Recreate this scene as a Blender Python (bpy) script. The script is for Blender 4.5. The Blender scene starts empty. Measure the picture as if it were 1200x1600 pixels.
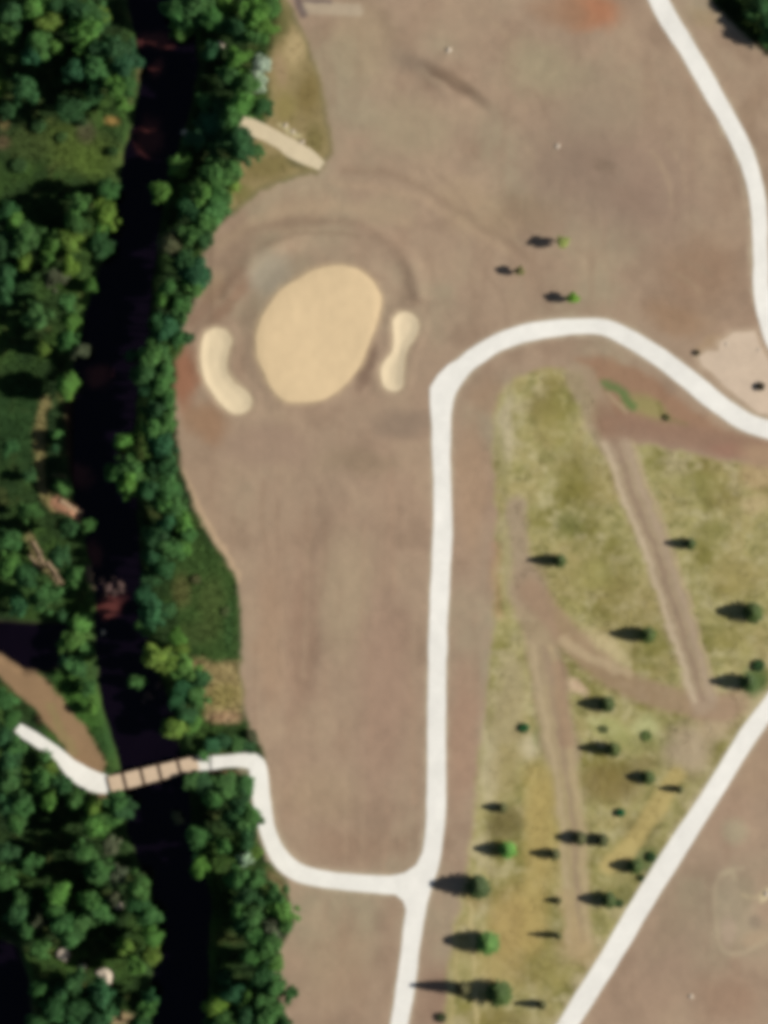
import bpy, math, random
import numpy as np
from mathutils import Vector, Matrix
from mathutils.geometry import delaunay_2d_cdt

random.seed(7); RNG = np.random.default_rng(7)
SC = bpy.context.scene
S = 0.12                       # metres on the ground per unit of the site plan (plan: x east, y south)
CAM_H = 1000.0
def WX(px): return (np.asarray(px, dtype=float) - 600.0) * S
def WY(py): return (800.0 - np.asarray(py, dtype=float)) * S

# ------------------------------------------------------------------ camera
cd = bpy.data.cameras.new("camera"); cam = bpy.data.objects.new("camera", cd)
SC.collection.objects.link(cam); SC.camera = cam
cam.location = (0, 0, CAM_H); cam.rotation_euler = (0, 0, 0)
cd.sensor_fit = 'VERTICAL'; cd.sensor_height = 36.0; cd.sensor_width = 27.0
cd.lens = 36.0 * CAM_H / (1600 * S); cd.clip_start = 1.0; cd.clip_end = 6000.0

# ------------------------------------------------------------------ light
SUN_EL, SUN_AZ = 40.0, 92.5    # azimuth clockwise from plan north (+Y): morning sun a little south of east
wd = bpy.data.worlds.new("World"); SC.world = wd; wd.use_nodes = True
nt = wd.node_tree; nt.nodes.clear()
sky = nt.nodes.new("ShaderNodeTexSky"); sky.sky_type = 'NISHITA'; sky.sun_disc = False
sky.sun_elevation = math.radians(SUN_EL); sky.sun_rotation = math.radians(SUN_AZ)
bg = nt.nodes.new("ShaderNodeBackground"); bg.inputs[1].default_value = 0.05
wo = nt.nodes.new("ShaderNodeOutputWorld")
nt.links.new(sky.outputs[0], bg.inputs[0]); nt.links.new(bg.outputs[0], wo.inputs[0])
sd = bpy.data.lights.new("sun", 'SUN'); sd.energy = 5.0; sd.angle = math.radians(0.5); sd.color = (1.0, 0.955, 0.89)
sun = bpy.data.objects.new("sun", sd); SC.collection.objects.link(sun)
a, e = math.radians(SUN_AZ), math.radians(SUN_EL)
sdir = Vector((math.sin(a) * math.cos(e), math.cos(a) * math.cos(e), math.sin(e)))
sun.rotation_euler = sdir.to_track_quat('Z', 'Y').to_euler(); sun.location = sdir * 500
SC.view_settings.view_transform = 'Standard'; SC.view_settings.look = 'None'
SC.view_settings.gamma = 1.0; SC.view_settings.use_curve_mapping = False
SC.view_settings.exposure = 0.05
SC.render.film_transparent = False
SC.cycles.filter_width = 6.5 if hasattr(SC.cycles, "filter_width") else 1.5   # soft lens of a survey camera
SC.cycles.max_bounces = 5; SC.cycles.diffuse_bounces = 3; SC.cycles.transmission_bounces = 2

K = 1.14                       # light reaching flat ground, to turn seen colours into base colours
def lin(c):
    c = np.asarray(c, float) / 255.0
    return np.where(c <= 0.04045, c / 12.92, ((c + 0.055) / 1.055) ** 2.4)
def alb(c): return lin(c) / K

# ------------------------------------------------------------------ numpy noise
_lat = np.random.default_rng(11).random((256, 256))
def vnoise(x, y, seed=0):
    x = np.asarray(x, float) + seed * 17.37; y = np.asarray(y, float) + seed * 9.71
    xi = np.floor(x).astype(int); yi = np.floor(y).astype(int); fx = x - xi; fy = y - yi
    fx = fx * fx * (3 - 2 * fx); fy = fy * fy * (3 - 2 * fy)
    g = lambda i, j: _lat[(xi + i) & 255, (yi + j) & 255]
    return (g(0, 0) * (1 - fx) + g(1, 0) * fx) * (1 - fy) + (g(0, 1) * (1 - fx) + g(1, 1) * fx) * fy
def fbm(x, y, f, octv=4, seed=0, gain=0.5):
    s = 0; a = 1; t = 0
    for o in range(octv):
        s = s + a * vnoise(np.asarray(x) * f, np.asarray(y) * f, seed + o * 3); t += a; a *= gain; f *= 2.03
    return s / t * 2 - 1
def sstep(a, b, x):
    t = np.clip((x - a) / (b - a + 1e-9), 0, 1); return t * t * (3 - 2 * t)

def line_dist(PX, PY, pts, closed=False):
    d = np.full(np.shape(PX), 1e9); n = len(pts)
    for i in range(n if closed else n - 1):
        ax, ay = pts[i][:2]; bx, by = pts[(i + 1) % n][:2]
        vx, vy = bx - ax, by - ay; L = vx * vx + vy * vy + 1e-9
        t = np.clip(((PX - ax) * vx + (PY - ay) * vy) / L, 0, 1)
        d = np.minimum(d, np.hypot(PX - ax - t * vx, PY - ay - t * vy))
    return d
def poly_in(PX, PY, pts):
    ins = np.zeros(np.shape(PX), bool); n = len(pts)
    for i in range(n):
        ax, ay = pts[i][:2]; bx, by = pts[(i + 1) % n][:2]
        if ay == by: continue
        c = ((ay > PY) != (by > PY)) & (PX < (bx - ax) * (PY - ay) / (by - ay) + ax)
        ins ^= c
    return ins
def poly_sd(PX, PY, pts):
    d = line_dist(PX, PY, pts, True); return np.where(poly_in(PX, PY, pts), -d, d)
def catmull(pts, per=8, closed=False):
    P = [np.array(p, float) for p in pts]; n = len(P); out = []
    for i in range(n if closed else n - 1):
        if closed: p0, p1, p2, p3 = P[i - 1], P[i], P[(i + 1) % n], P[(i + 2) % n]
        else: p0, p1, p2, p3 = P[max(i - 1, 0)], P[i], P[i + 1], P[min(i + 2, n - 1)]
        for k in range(per):
            t = k / per
            out.append(0.5 * (2 * p1 + (p2 - p0) * t + (2 * p0 - 5 * p1 + 4 * p2 - p3) * t * t + (3 * p1 - p0 - 3 * p2 + p3) * t ** 3))
    if not closed: out.append(P[-1])
    return np.array(out)

# ------------------------------------------------------------------ site plan
RIV_L = [(-400, 150), (-100, 190), (0, 200), (60, 215), (100, 224), (150, 216), (215, 203), (270, 190), (350, 175), (420, 155), (500, 132),
         (560, 118), (640, 100), (700, 103), (780, 118), (820, 130), (880, 142), (940, 152), (1000, 150), (1080, 158), (1150, 175), (1200, 190),
         (1260, 200), (1300, 200), (1380, 235), (1440, 245), (1500, 240), (1540, 235), (1600, 240), (1800, 230), (2100, 260)]
RIV_R = [(-400, 250), (0, 290), (100, 310), (200, 285), (300, 255), (400, 240), (500, 232), (600, 215), (700, 202), (800, 212), (900, 218),
         (1000, 228), (1100, 262), (1200, 285), (1300, 300), (1400, 325), (1500, 325), (1600, 318), (2100, 330)]
def river_lr(py):
    l = np.interp(py, [p[0] for p in RIV_L], [p[1] for p in RIV_L]); r = np.interp(py, [p[0] for p in RIV_R], [p[1] for p in RIV_R])
    return l, r
POND = [(-120, 960), (-20, 968), (50, 972), (100, 975), (112, 1000), (98, 1040), (70, 1052), (35, 1045), (0, 1022), (-60, 1000), (-120, 1000)]
POND2 = [(-120, 1480), (0, 1468), (28, 1480), (45, 1530), (50, 1590), (30, 1660), (-120, 1700)]
GREEN = catmull([(280 + x / 3, 380 + y / 3) for x, y in [(360, 440), (375, 370), (420, 290), (480, 215), (560, 165), (640, 122), (720, 106), (800, 112), (870, 145),
        (922, 198), (946, 270), (932, 360), (895, 460), (860, 550), (805, 632), (735, 697), (660, 735), (580, 743), (500, 738), (440, 690), (398, 610), (365, 530)]], 4, True)
BUNK_L = catmull([(280 + x / 3, 380 + y / 3) for x, y in [(175, 395), (228, 415), (244, 465), (228, 530), (222, 590), (255, 645), (318, 695), (342, 745), (318, 788),
        (265, 798), (212, 772), (165, 715), (122, 645), (102, 570), (102, 490), (122, 420)]], 4, True)
BUNK_R = catmull([(280 + x / 3, 380 + y / 3) for x, y in [(1060, 322), (1110, 345), (1124, 395), (1100, 452), (1066, 508), (1056, 590), (1046, 668), (1012, 695),
        (965, 678), (945, 618), (957, 560), (992, 520), (1004, 460), (1002, 380), (1020, 337)]], 4, True)
PAD = [(1091, 557), (1104, 549), (1122, 549), (1124, 534), (1146, 519), (1180, 517), (1188, 540), (1206, 574), (1236, 608), (1258, 652), (1216, 651), (1184, 645), (1160, 626), (1132, 604), (1112, 580), (1096, 572)]
SOIL_EDGE = [(440, -400), (440, -50), (442, 0), (458, 22), (480, 72), (500, 130), (511, 200), (516, 238), (500, 266), (455, 276), (405, 296), (372, 325), (345, 350), (318, 388),
        (308, 430), (310, 455), (300, 480), (284, 500), (286, 545), (274, 560), (272, 640), (278, 690), (285, 740), (300, 790), (330, 840), (355, 880), (372, 912), (374, 1000),
        (376, 1040), (378, 1100), (388, 1140), (412, 1165), (412, 1190), (388, 1210), (392, 1245), (404, 1300), (420, 1345), (440, 1372), (452, 1400), (457, 1440), (442, 1475),
        (425, 1505), (438, 1545), (440, 1600), (430, 1700), (430, 2200)]
WOOD = SOIL_EDGE + [(-4000, 2200), (-4000, -400)]
DRY = [(440, -10), (458, 25), (482, 75), (502, 130), (512, 200), (517, 238), (500, 266), (455, 276), (405, 296), (375, 322), (350, 335), (352, 290), (372, 250), (412, 200), (422, 160), (414, 110), (430, 60)]
ROUGH = [(774, 650), (783, 618), (812, 588), (860, 576), (905, 588), (928, 620), (943, 662), (960, 698), (1010, 696), (1100, 716), (1200, 732), (1330, 745), (1330, 860),
         (1210, 1085), (1120, 1212), (1040, 1340), (960, 1470), (885, 1590), (800, 1730), (695, 1730), (697, 1600), (702, 1510), (716, 1440), (734, 1350), (742, 1270), (748, 1200),
         (760, 1120), (770, 1000), (776, 900), (780, 800), (773, 720)]
CORNER = [(1104, -200), (1104, -8), (1128, 20), (1160, 50), (1200, 86), (1260, 130), (1400, 190), (1700, 200), (1700, -200)]

def height(px, py):
    px = np.asarray(px, float); py = np.asarray(py, float)
    h = 0.10 * fbm(px, py, 1 / 70, 3, 5) + 0.03 * fbm(px, py, 1 / 14, 2, 9)
    h = h + 0.35 * fbm(px, py, 1 / 190, 2, 14) * sstep(300, 420, px)
    # shaping round the putting surface
    sd = poly_sd(px, py, GREEN[::4]) if np.size(px) else 0
    h = h + 0.45 * (1 - sstep(-14, 34, sd))
    h = h + 0.35 * np.exp(-((sd - 62) / 15.0) ** 2) * sstep(330, 360, px) * (py < 470)
    for pts in (BUNK_L[::3], BUNK_R[::3]):
        s2 = poly_sd(px, py, pts)
        h = h - 0.24 * (1 - sstep(-14, 3, s2)) + 0.10 * np.exp(-((s2 - 9) / 7.0) ** 2)
    # graded mounds
    for mx, my, sx, sy, an, hh in [(690, 118, 60, 20, 35, 0.8), (730, 150, 46, 13, 35, -0.55), (900, 60, 60, 40, 10, 0.4), (980, 260, 70, 50, 20, 0.7), (560, 760, 80, 40, 0, 0.5),
                                   (480, 980, 30, 130, 3, -0.35), (1160, 1400, 40, 55, 0, 0.45), (1150, 1300, 26, 26, 0, 0.3), (420, 380, 60, 24, -25, 0.4)]:
        c, s_ = math.cos(math.radians(an)), math.sin(math.radians(an)); dx, dy = px - mx, py - my
        u, v = dx * c + dy * s_, -dx * s_ + dy * c
        h = h + hh * np.exp(-(u / sx) ** 2 - (v / sy) ** 2)
    # river channel and backwaters
    l, r = river_lr(py)
    d = np.maximum(l - px, px - r) + 5 * fbm(px, py, 1 / 26, 3, 21)
    chan = 1 - sstep(-16, 22, d)
    h = h * (1 - chan) - 2.9 * chan
    for P in (POND, POND2):
        c2 = 1 - sstep(-12, 12, poly_sd(px, py, P) + 3 * fbm(px, py, 1 / 20, 2, 33))
        h = h * (1 - c2) - 2.7 * c2
    h = h - 0.35 * (1 - sstep(20, 120, np.abs(d))) * (1 - chan) * (px < 330)
    return h

# ------------------------------------------------------------------ materials
def new_mat(name):
    m = bpy.data.materials.new(name); m.use_nodes = True; n = m.node_tree; b = n.nodes["Principled BSDF"]
    return m, n, b
def N(n, t, **k):
    x = n.nodes.new(t)
    for a_, v in k.items(): setattr(x, a_, v)
    return x
def noise_node(n, scale, detail=4, rough=0.55, coord=None):
    t = N(n, "ShaderNodeTexNoise"); t.inputs["Scale"].default_value = scale; t.inputs["Detail"].default_value = detail; t.inputs["Roughness"].default_value = rough
    n.links.new(coord, t.inputs["Vector"]); return t
def tone(n, col_socket, fac_socket, lo, hi):
    mr = N(n, "ShaderNodeMapRange"); mr.inputs[1].default_value = 0.25; mr.inputs[2].default_value = 0.75; mr.inputs[3].default_value = lo; mr.inputs[4].default_value = hi
    n.links.new(fac_socket, mr.inputs[0])
    vm = N(n, "ShaderNodeVectorMath", operation='SCALE'); n.links.new(col_socket, vm.inputs[0]); n.links.new(mr.outputs[0], vm.inputs[3])
    return vm.outputs[0]

def surface_mat(name, color=None, attr=None, tones=((0.5, 0.9, 1.1),), rough=0.95, bump=0.0, bscale=3.0, spec=0.2, stretch=None):
    m, n, b = new_mat(name)
    g = N(n, "ShaderNodeNewGeometry"); pos = g.outputs["Position"]
    if stretch:
        mp = N(n, "ShaderNodeMapping"); mp.inputs["Scale"].default_value = stretch; n.links.new(pos, mp.inputs[0]); spos = mp.outputs[0]
    if attr:
        at = N(n, "ShaderNodeAttribute", attribute_name=attr); c = at.outputs["Color"]
    else:
        rgb = N(n, "ShaderNodeRGB"); rgb.outputs[0].default_value = (*[float(v) for v in color], 1); c = rgb.outputs[0]
    for i, (sc_, lo, hi) in enumerate(tones):
        c = tone(n, c, noise_node(n, sc_, 5, 0.6, spos if (stretch and i == 0) else pos).outputs[0], lo, hi)
    n.links.new(c, b.inputs["Base Color"]); b.inputs["Roughness"].default_value = rough; b.inputs["Specular IOR Level"].default_value = spec
    if bump:
        bp = N(n, "ShaderNodeBump"); bp.inputs["Strength"].default_value = 1.0; bp.inputs["Distance"].default_value = bump
        n.links.new(noise_node(n, bscale, 6, 0.6, pos).outputs[0], bp.inputs["Height"]); n.links.new(bp.outputs[0], b.inputs["Normal"])
    return m

M_GROUND = surface_mat("earth", attr="Col", tones=((0.35, 0.93, 1.07), (1.6, 0.94, 1.06), (7.0, 0.93, 1.07)), bump=0.10, bscale=2.2)
M_CONC = surface_mat("pale_concrete", alb((238, 235, 225)), tones=((0.16, 0.91, 1.05), (1.3, 0.93, 1.04), (9, 0.95, 1.04)), rough=0.85, bump=0.004, bscale=12)
M_SANDMIX = surface_mat("tan_rootzone_sand", alb((217, 192, 152)), tones=((0.10, 0.94, 1.05), (0.6, 0.96, 1.03), (6, 0.98, 1.02)), bump=0.02, bscale=5)
M_BUNKER = surface_mat("pale_bunker_sand", alb((224, 205, 170)), tones=((0.25, 0.94, 1.03), (3, 0.97, 1.03)), bump=0.03, bscale=4)
M_GRAVEL = surface_mat("pale_gravel", alb((210, 194, 162)), tones=((0.5, 0.90, 1.06), (3, 0.92, 1.08)), bump=0.04, bscale=5)
M_PADG = surface_mat("crushed_stone", alb((202, 182, 159)), tones=((0.22, 0.92, 1.07), (1.5, 0.94, 1.06)), bump=0.03, bscale=4)
M_DECK = surface_mat("weathered_planks", alb((206, 182, 154)), tones=((0.9, 0.88, 1.1), (5, 0.93, 1.06)), rough=0.8, stretch=(6, 0.6, 1))
M_BEAM = surface_mat("dark_timber", alb((58, 42, 32)), tones=((2, 0.8, 1.2),), rough=0.85)
M_ROCK = surface_mat("river_stone", alb((84, 66, 62)), tones=((1.3, 0.75, 1.2), (6, 0.85, 1.15)), bump=0.05, bscale=3)
M_PALEROCK = surface_mat("pale_stone", alb((205, 190, 170)), tones=((1.3, 0.85, 1.12), (6, 0.9, 1.1)), bump=0.04, bscale=3)
M_BARK = surface_mat("bark", (0.10, 0.075, 0.055), tones=((3, 0.7, 1.3),), bump=0.03, bscale=6)
M_DEADWOOD = surface_mat("bleached_wood", alb((170, 146, 118)), tones=((2, 0.8, 1.15),), bump=0.02, bscale=6)
M_TUFT = surface_mat("grass_blades", attr="Col", tones=((1.0, 0.9, 1.1),), rough=0.8)

def leaf_mat(name, rough=0.65, transl=0.25):
    m, n, b = new_mat(name)
    oi = N(n, "ShaderNodeObjectInfo"); at = N(n, "ShaderNodeAttribute", attribute_name="Tone")
    g = N(n, "ShaderNodeNewGeometry")
    mx = N(n, "ShaderNodeVectorMath", operation='MULTIPLY'); n.links.new(oi.outputs["Color"], mx.inputs[0]); n.links.new(at.outputs["Color"], mx.inputs[1])
    c = tone(n, mx.outputs[0], noise_node(n, 0.28, 3, 0.5, g.outputs["Position"]).outputs[0], 0.72, 1.3)
    n.links.new(c, b.inputs["Base Color"]); b.inputs["Roughness"].default_value = rough; b.inputs["Specular IOR Level"].default_value = 0.25
    tr = N(n, "ShaderNodeBsdfTranslucent"); n.links.new(c, tr.inputs["Color"])
    ms = N(n, "ShaderNodeMixShader"); ms.inputs[0].default_value = transl
    n.links.new(b.outputs[0], ms.inputs[1]); n.links.new(tr.outputs[0], ms.inputs[2])
    n.links.new(ms.outputs[0], n.nodes["Material Output"].inputs["Surface"])
    return m
M_LEAF = leaf_mat("leaves"); M_NEEDLE = leaf_mat("needles", 0.6, 0.1)

m, n, b = new_mat("muddy_river_water"); M_WATER = m
g = N(n, "ShaderNodeNewGeometry"); nz = noise_node(n, 0.12, 3, 0.5, g.outputs["Position"])
wat = N(n, "ShaderNodeAttribute", attribute_name="Col"); n.links.new(tone(n, wat.outputs["Color"], nz.outputs[0], 0.7, 1.3), b.inputs["Base Color"])
b.inputs["Roughness"].default_value = 0.08; b.inputs["IOR"].default_value = 1.33; b.inputs["Specular IOR Level"].default_value = 0.35
bp = N(n, "ShaderNodeBump"); bp.inputs["Distance"].default_value = 0.02; bp.inputs["Strength"].default_value = 0.6
n.links.new(noise_node(n, 1.5, 3, 0.5, g.outputs["Position"]).outputs[0], bp.inputs["Height"]); n.links.new(bp.outputs[0], b.inputs["Normal"])

# ------------------------------------------------------------------ object helpers
def mesh_np(name, V, F, mat=None, smooth=False, cols=None, cname="Col"):
    me = bpy.data.meshes.new(name); V = np.asarray(V, np.float32); F = np.asarray(F, np.int32); k = F.shape[1]
    me.vertices.add(len(V)); me.vertices.foreach_set("co", V.ravel())
    me.loops.add(F.size); me.loops.foreach_set("vertex_index", F.ravel())
    me.polygons.add(len(F)); me.polygons.foreach_set("loop_start", np.arange(0, F.size, k, dtype=np.int32))
    me.polygons.foreach_set("loop_total", np.full(len(F), k, np.int32))
    me.polygons.foreach_set("use_smooth", np.full(len(F), bool(smooth)))
    me.update(calc_edges=True)
    if cols is not None:
        c = np.ones((len(V), 4), np.float32); c[:, :3] = cols
        at = me.color_attributes.new(cname, 'FLOAT_COLOR', 'POINT'); at.data.foreach_set("color", c.ravel())
    if mat: me.materials.append(mat)
    return me
def link(name, me, parent=None, loc=None):
    o = bpy.data.objects.new(name, me); SC.collection.objects.link(o)
    if parent: o.parent = parent
    if loc is not None: o.location = loc
    return o
def tag(o, label=None, cat=None, group=None, kind=None):
    if label: o["label"] = label
    if cat: o["category"] = cat
    if group: o["group"] = group
    if kind: o["kind"] = kind
    return o
def box_mesh(name, x0, x1, y0, y1, z0, z1, mat, bev=0.0):
    import bmesh
    bm = bmesh.new(); bmesh.ops.create_cube(bm, size=1)
    for v in bm.verts:
        v.co = Vector(((x0 + x1) / 2 + v.co.x * (x1 - x0), (y0 + y1) / 2 + v.co.y * (y1 - y0), (z0 + z1) / 2 + v.co.z * (z1 - z0)))
    if bev: bmesh.ops.bevel(bm, geom=bm.edges[:], offset=bev, segments=1, affect='EDGES')
    me = bpy.data.meshes.new(name); bm.to_mesh(me); bm.free(); me.materials.append(mat); return me

# ------------------------------------------------------------------ ground sheet
def axis(lo, hi, step, far):
    core = np.arange(lo, hi + step, step); out = []; d = step; x = hi
    while x < far: d *= 1.35; x += d; out.append(x)
    l2 = []; d = step; x = lo
    while x > -far: d *= 1.35; x -= d; l2.append(x)
    return np.array(l2[::-1] + list(core) + out)
gx = axis(-60, 1260, 2.2, 26000); gy = axis(-60, 1660, 2.2, 26000)
GX, GY = np.meshgrid(gx, gy); P_X, P_Y = GX.ravel(), GY.ravel()
HZ = height(P_X, P_Y)

C = np.zeros((len(P_X), 3))
wx = P_X + 5 * fbm(P_X, P_Y, 1 / 22, 3, 40) + 2.0 * fbm(P_X, P_Y, 1 / 6, 2, 41)
wy = P_Y + 5 * fbm(P_X, P_Y, 1 / 22, 3, 50) + 2.0 * fbm(P_X, P_Y, 1 / 6, 2, 51)
sx_, sy_ = P_X + 1.5 * fbm(P_X, P_Y, 1 / 9, 2, 60), P_Y + 1.5 * fbm(P_X, P_Y, 1 / 9, 2, 61)
def mix(col, w):
    global C
    w = np.clip(w, 0, 1)[:, None]; C = C * (1 - w) + alb(col)[None, :] * w
def blob(x, y, rx, ry, an, col, st=0.6, warp=14):
    c, s_ = math.cos(math.radians(an)), math.sin(math.radians(an))
    dx = P_X + warp * fbm(P_X, P_Y, 1 / 40, 3, 70) - x; dy = P_Y + warp * fbm(P_X, P_Y, 1 / 40, 3, 80) - y
    u, v = (dx * c + dy * s_) / rx, (-dx * s_ + dy * c) / ry
    mix(col, st * (1 - sstep(0.35, 1.25, np.hypot(u, v))))
def near(bb, pad):
    return (P_X > bb[0] - pad) & (P_X < bb[2] + pad) & (P_Y > bb[1] - pad) & (P_Y < bb[3] + pad)
def stroke(pts, w, col, soft=6, st=0.8, warped=True, dens=None):
    xs = [p[0] for p in pts]; ys = [p[1] for p in pts]; msk = near((min(xs), min(ys), max(xs), max(ys)), w + soft + 12)
    d = line_dist((wx if warped else sx_)[msk], (wy if warped else sy_)[msk], catmull(pts, 4))
    k = np.zeros(len(P_X)); k[msk] = st * (1 - sstep(w / 2 - soft / 2, w / 2 + soft / 2, d))
    if dens is not None: k *= dens
    mix(col, k)
def region(pts, col, soft=5, st=1.0, warped=True):
    s = poly_sd(wx if warped else sx_, wy if warped else sy_, pts); mix(col, st * (1 - sstep(-soft, soft, s)))

# bare graded soil
C[:] = alb((161, 139, 116))
n1 = fbm(P_X, P_Y, 1 / 160, 4, 100); n2 = fbm(P_X, P_Y, 1 / 60, 4, 110); n3 = fbm(P_X * 2.2, P_Y * 0.6, 1 / 50, 3, 120)
mix((164, 139, 116), sstep(0.0, 0.5, n1) * 0.7); mix((158, 146, 120), sstep(0.0, 0.5, -n1) * 0.8)
mix((140, 118, 98), sstep(0.05, 0.6, n2) * 0.55); mix((172, 150, 124), sstep(0.05, 0.6, -n2) * 0.5)
mix((150, 126, 104), sstep(0.1, 0.7, n3) * 0.4)
for bl in [(640, 95, 60, 24, 10, (146, 128, 108), .6), (705, 128, 62, 15, 34, (118, 98, 80), .8), (670, 125, 34, 8, 34, (172, 152, 126), .5), (960, 280, 170, 110, 15, (144, 122, 105), .75), (940, 262, 26, 14, 10, (122, 104, 86), .5), (930, 170, 90, 70, 0, (150, 134, 112), .5),
           (925, 12, 56, 38, 20, (166, 118, 86), .75), (938, 22, 34, 34, 20, (170, 108, 76), .4), (900, 30, 40, 26, 20, (166, 120, 90), .4), (880, 20, 60, 26, 10, (152, 120, 94), .6), (850, 110, 70, 50, 20, (158, 148, 118), .6), (560, 60, 60, 80, 0, (158, 142, 112), .4),
           (420, 430, 44, 40, -40, (158, 148, 128), .8), (360, 470, 50, 16, -50, (134, 106, 86), .7), (330, 445, 22, 30, 20, (150, 126, 98), .6), (290, 590, 22, 60, 0, (150, 102, 76), .85),
           (320, 660, 44, 30, 30, (152, 118, 90), .7), (575, 570, 14, 46, 24, (120, 98, 82), .85), (640, 660, 60, 26, 0, (138, 120, 102), .7), (420, 700, 90, 40, 5, (150, 126, 108), .6),  # dark sliver beside the green is slope shade painted into the soil colour
           (560, 720, 70, 24, 0, (142, 124, 100), .5), (540, 930, 50, 110, 3, (168, 150, 122), .6), (470, 1000, 30, 160, 2, (142, 116, 96), .65), (600, 1080, 50, 200, 2, (160, 132, 112), .6), (420, 1000, 26, 120, 0, (168, 140, 114), .6),
           (500, 1240, 70, 50, 0, (170, 148, 120), .5), (560, 1320, 90, 34, 0, (150, 124, 102), .5), (735, 760, 30, 120, 0, (170, 142, 114), .6), (725, 1150, 28, 130, 2, (162, 130, 108), .6),
           (770, 620, 36, 34, 0, (158, 130, 104), .6), (740, 330, 80, 40, 30, (170, 148, 118), .5), (820, 330, 60, 40, 20, (142, 122, 98), .6), (1090, 430, 70, 70, 0, (148, 120, 96), .6), (1060, 500, 60, 30, 20, (154, 122, 92), .5),
           (1170, 190, 20, 90, 25, (142, 118, 96), .5), (1150, 70, 50, 20, 45, (140, 116, 96), .5), (1100, 30, 30, 20, 45, (158, 138, 106), .6), (700, 1560, 60, 60, 0, (146, 118, 98), .5), (530, 1500, 60, 90, 0, (164, 140, 114), .5),
           (1050, 1480, 90, 60, -60, (152, 128, 108), .5), (1130, 1560, 60, 50, 0, (150, 122, 100), .6), (1180, 1200, 40, 60, 0, (162, 138, 112), .6), (1060, 1420, 30, 90, 30, (146, 130, 106), .5),
           (640, 200, 70, 50, 0, (160, 146, 118), .5), (600, 330, 60, 30, 0, (166, 148, 120), .5), (470, 330, 80, 30, -15, (166, 142, 116), .6)]:
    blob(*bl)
# construction-track arcs and streaks
stroke([(318, 402), (360, 368), (430, 350), (520, 345), (590, 366), (630, 410), (648, 470)], 15, (138, 116, 96), 16, .55)
stroke([(340, 385), (400, 345), (480, 325), (560, 326), (640, 350)], 14, (174, 152, 124), 14, .45)
stroke([(420, 380), (500, 362), (560, 372)], 8, (140, 120, 98), 8, .5)
stroke([(540, 265), (620, 275), (700, 318), (780, 372), (830, 404)], 12, (142, 120, 98), 14, .5)
stroke([(520, 285), (640, 305), (720, 350), (800, 400)], 10, (176, 152, 124), 12, .4)
stroke([(300, 500), (330, 470), (370, 430)], 20, (140, 112, 92), 20, .5)
for k in range(46):                     # faint grader marks running with the fairway
    x0 = random.uniform(395, 655); y0 = random.uniform(700, 1250); L = random.uniform(60, 240)
    cc = random.choice([(146, 122, 100), (172, 150, 124), (152, 128, 106), (166, 138, 114)])
    stroke([(x0, y0), (x0 + random.uniform(-4, 4), y0 + L * .5), (x0 + random.uniform(-8, 8), y0 + L)], random.uniform(3, 9), cc, 7, random.uniform(.15, .38), False)
for k in range(50):
    x0 = random.uniform(540, 1120); y0 = random.uniform(20, 440); an = random.uniform(0.2, 1.1); L = random.uniform(30, 120)
    cc = random.choice([(146, 124, 104), (172, 152, 122), (150, 136, 112), (140, 118, 98)])
    stroke([(x0, y0), (x0 + L * .5 * math.cos(an), y0 + L * .5 * math.sin(an)), (x0 + L * math.cos(an + .2), y0 + L * math.sin(an + .2))], random.uniform(4, 10), cc, 9, random.uniform(.12, .32))
stroke([(478, 12), (520, 14), (558, 16)], 20, (176, 160, 136), 6, .85, False)
stroke([(462, -30), (466, 4), (474, 22)], 12, (98, 84, 84), 8, .8, False)  # dark shadow at the end of the pale strip, painted onto the soil
stroke([(476, 1), (500, 2), (516, 2)], 6, (110, 96, 92), 4, .8, False)
stroke([(284, 738), (299, 778), (324, 822), (350, 866), (372, 902)], 14, (186, 160, 130), 7, .9)
stroke([(1092, 556), (1110, 536), (1130, 530)], 16, (170, 144, 112), 10, .6)
for bl in [(1140, 1400, 26, 46, 0, (164, 150, 124), .6), (1148, 1298, 24, 24, 0, (166, 154, 126), .8), (1150, 1430, 34, 60, 0, (168, 152, 126), .6), (1135, 1455, 14, 30, 0, (180, 158, 136), .6), (1165, 1390, 14, 30, 0, (142, 130, 106), .6), (1180, 1468, 30, 16, -10, (176, 152, 124), .6), (1196, 1398, 14, 10, -40, (204, 188, 150), .9), (1180, 1440, 14, 14, 0, (136, 122, 104), .6), (1110, 1400, 12, 60, 0, (146, 126, 104), .5)]:
    blob(*bl, 6)
stroke([(1160, 1356), (1132, 1362), (1118, 1385), (1118, 1430), (1122, 1465), (1130, 1486), (1156, 1490), (1184, 1478), (1206, 1464)], 7, (176, 160, 132), 6, .6, False)
stroke([(1132, 1366), (1145, 1362), (1148, 1374)], 6, (178, 164, 134), 4, .7, False)
stroke([(1160, 1398), (1180, 1402), (1200, 1388)], 6, (176, 160, 128), 5, .6, False)
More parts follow.
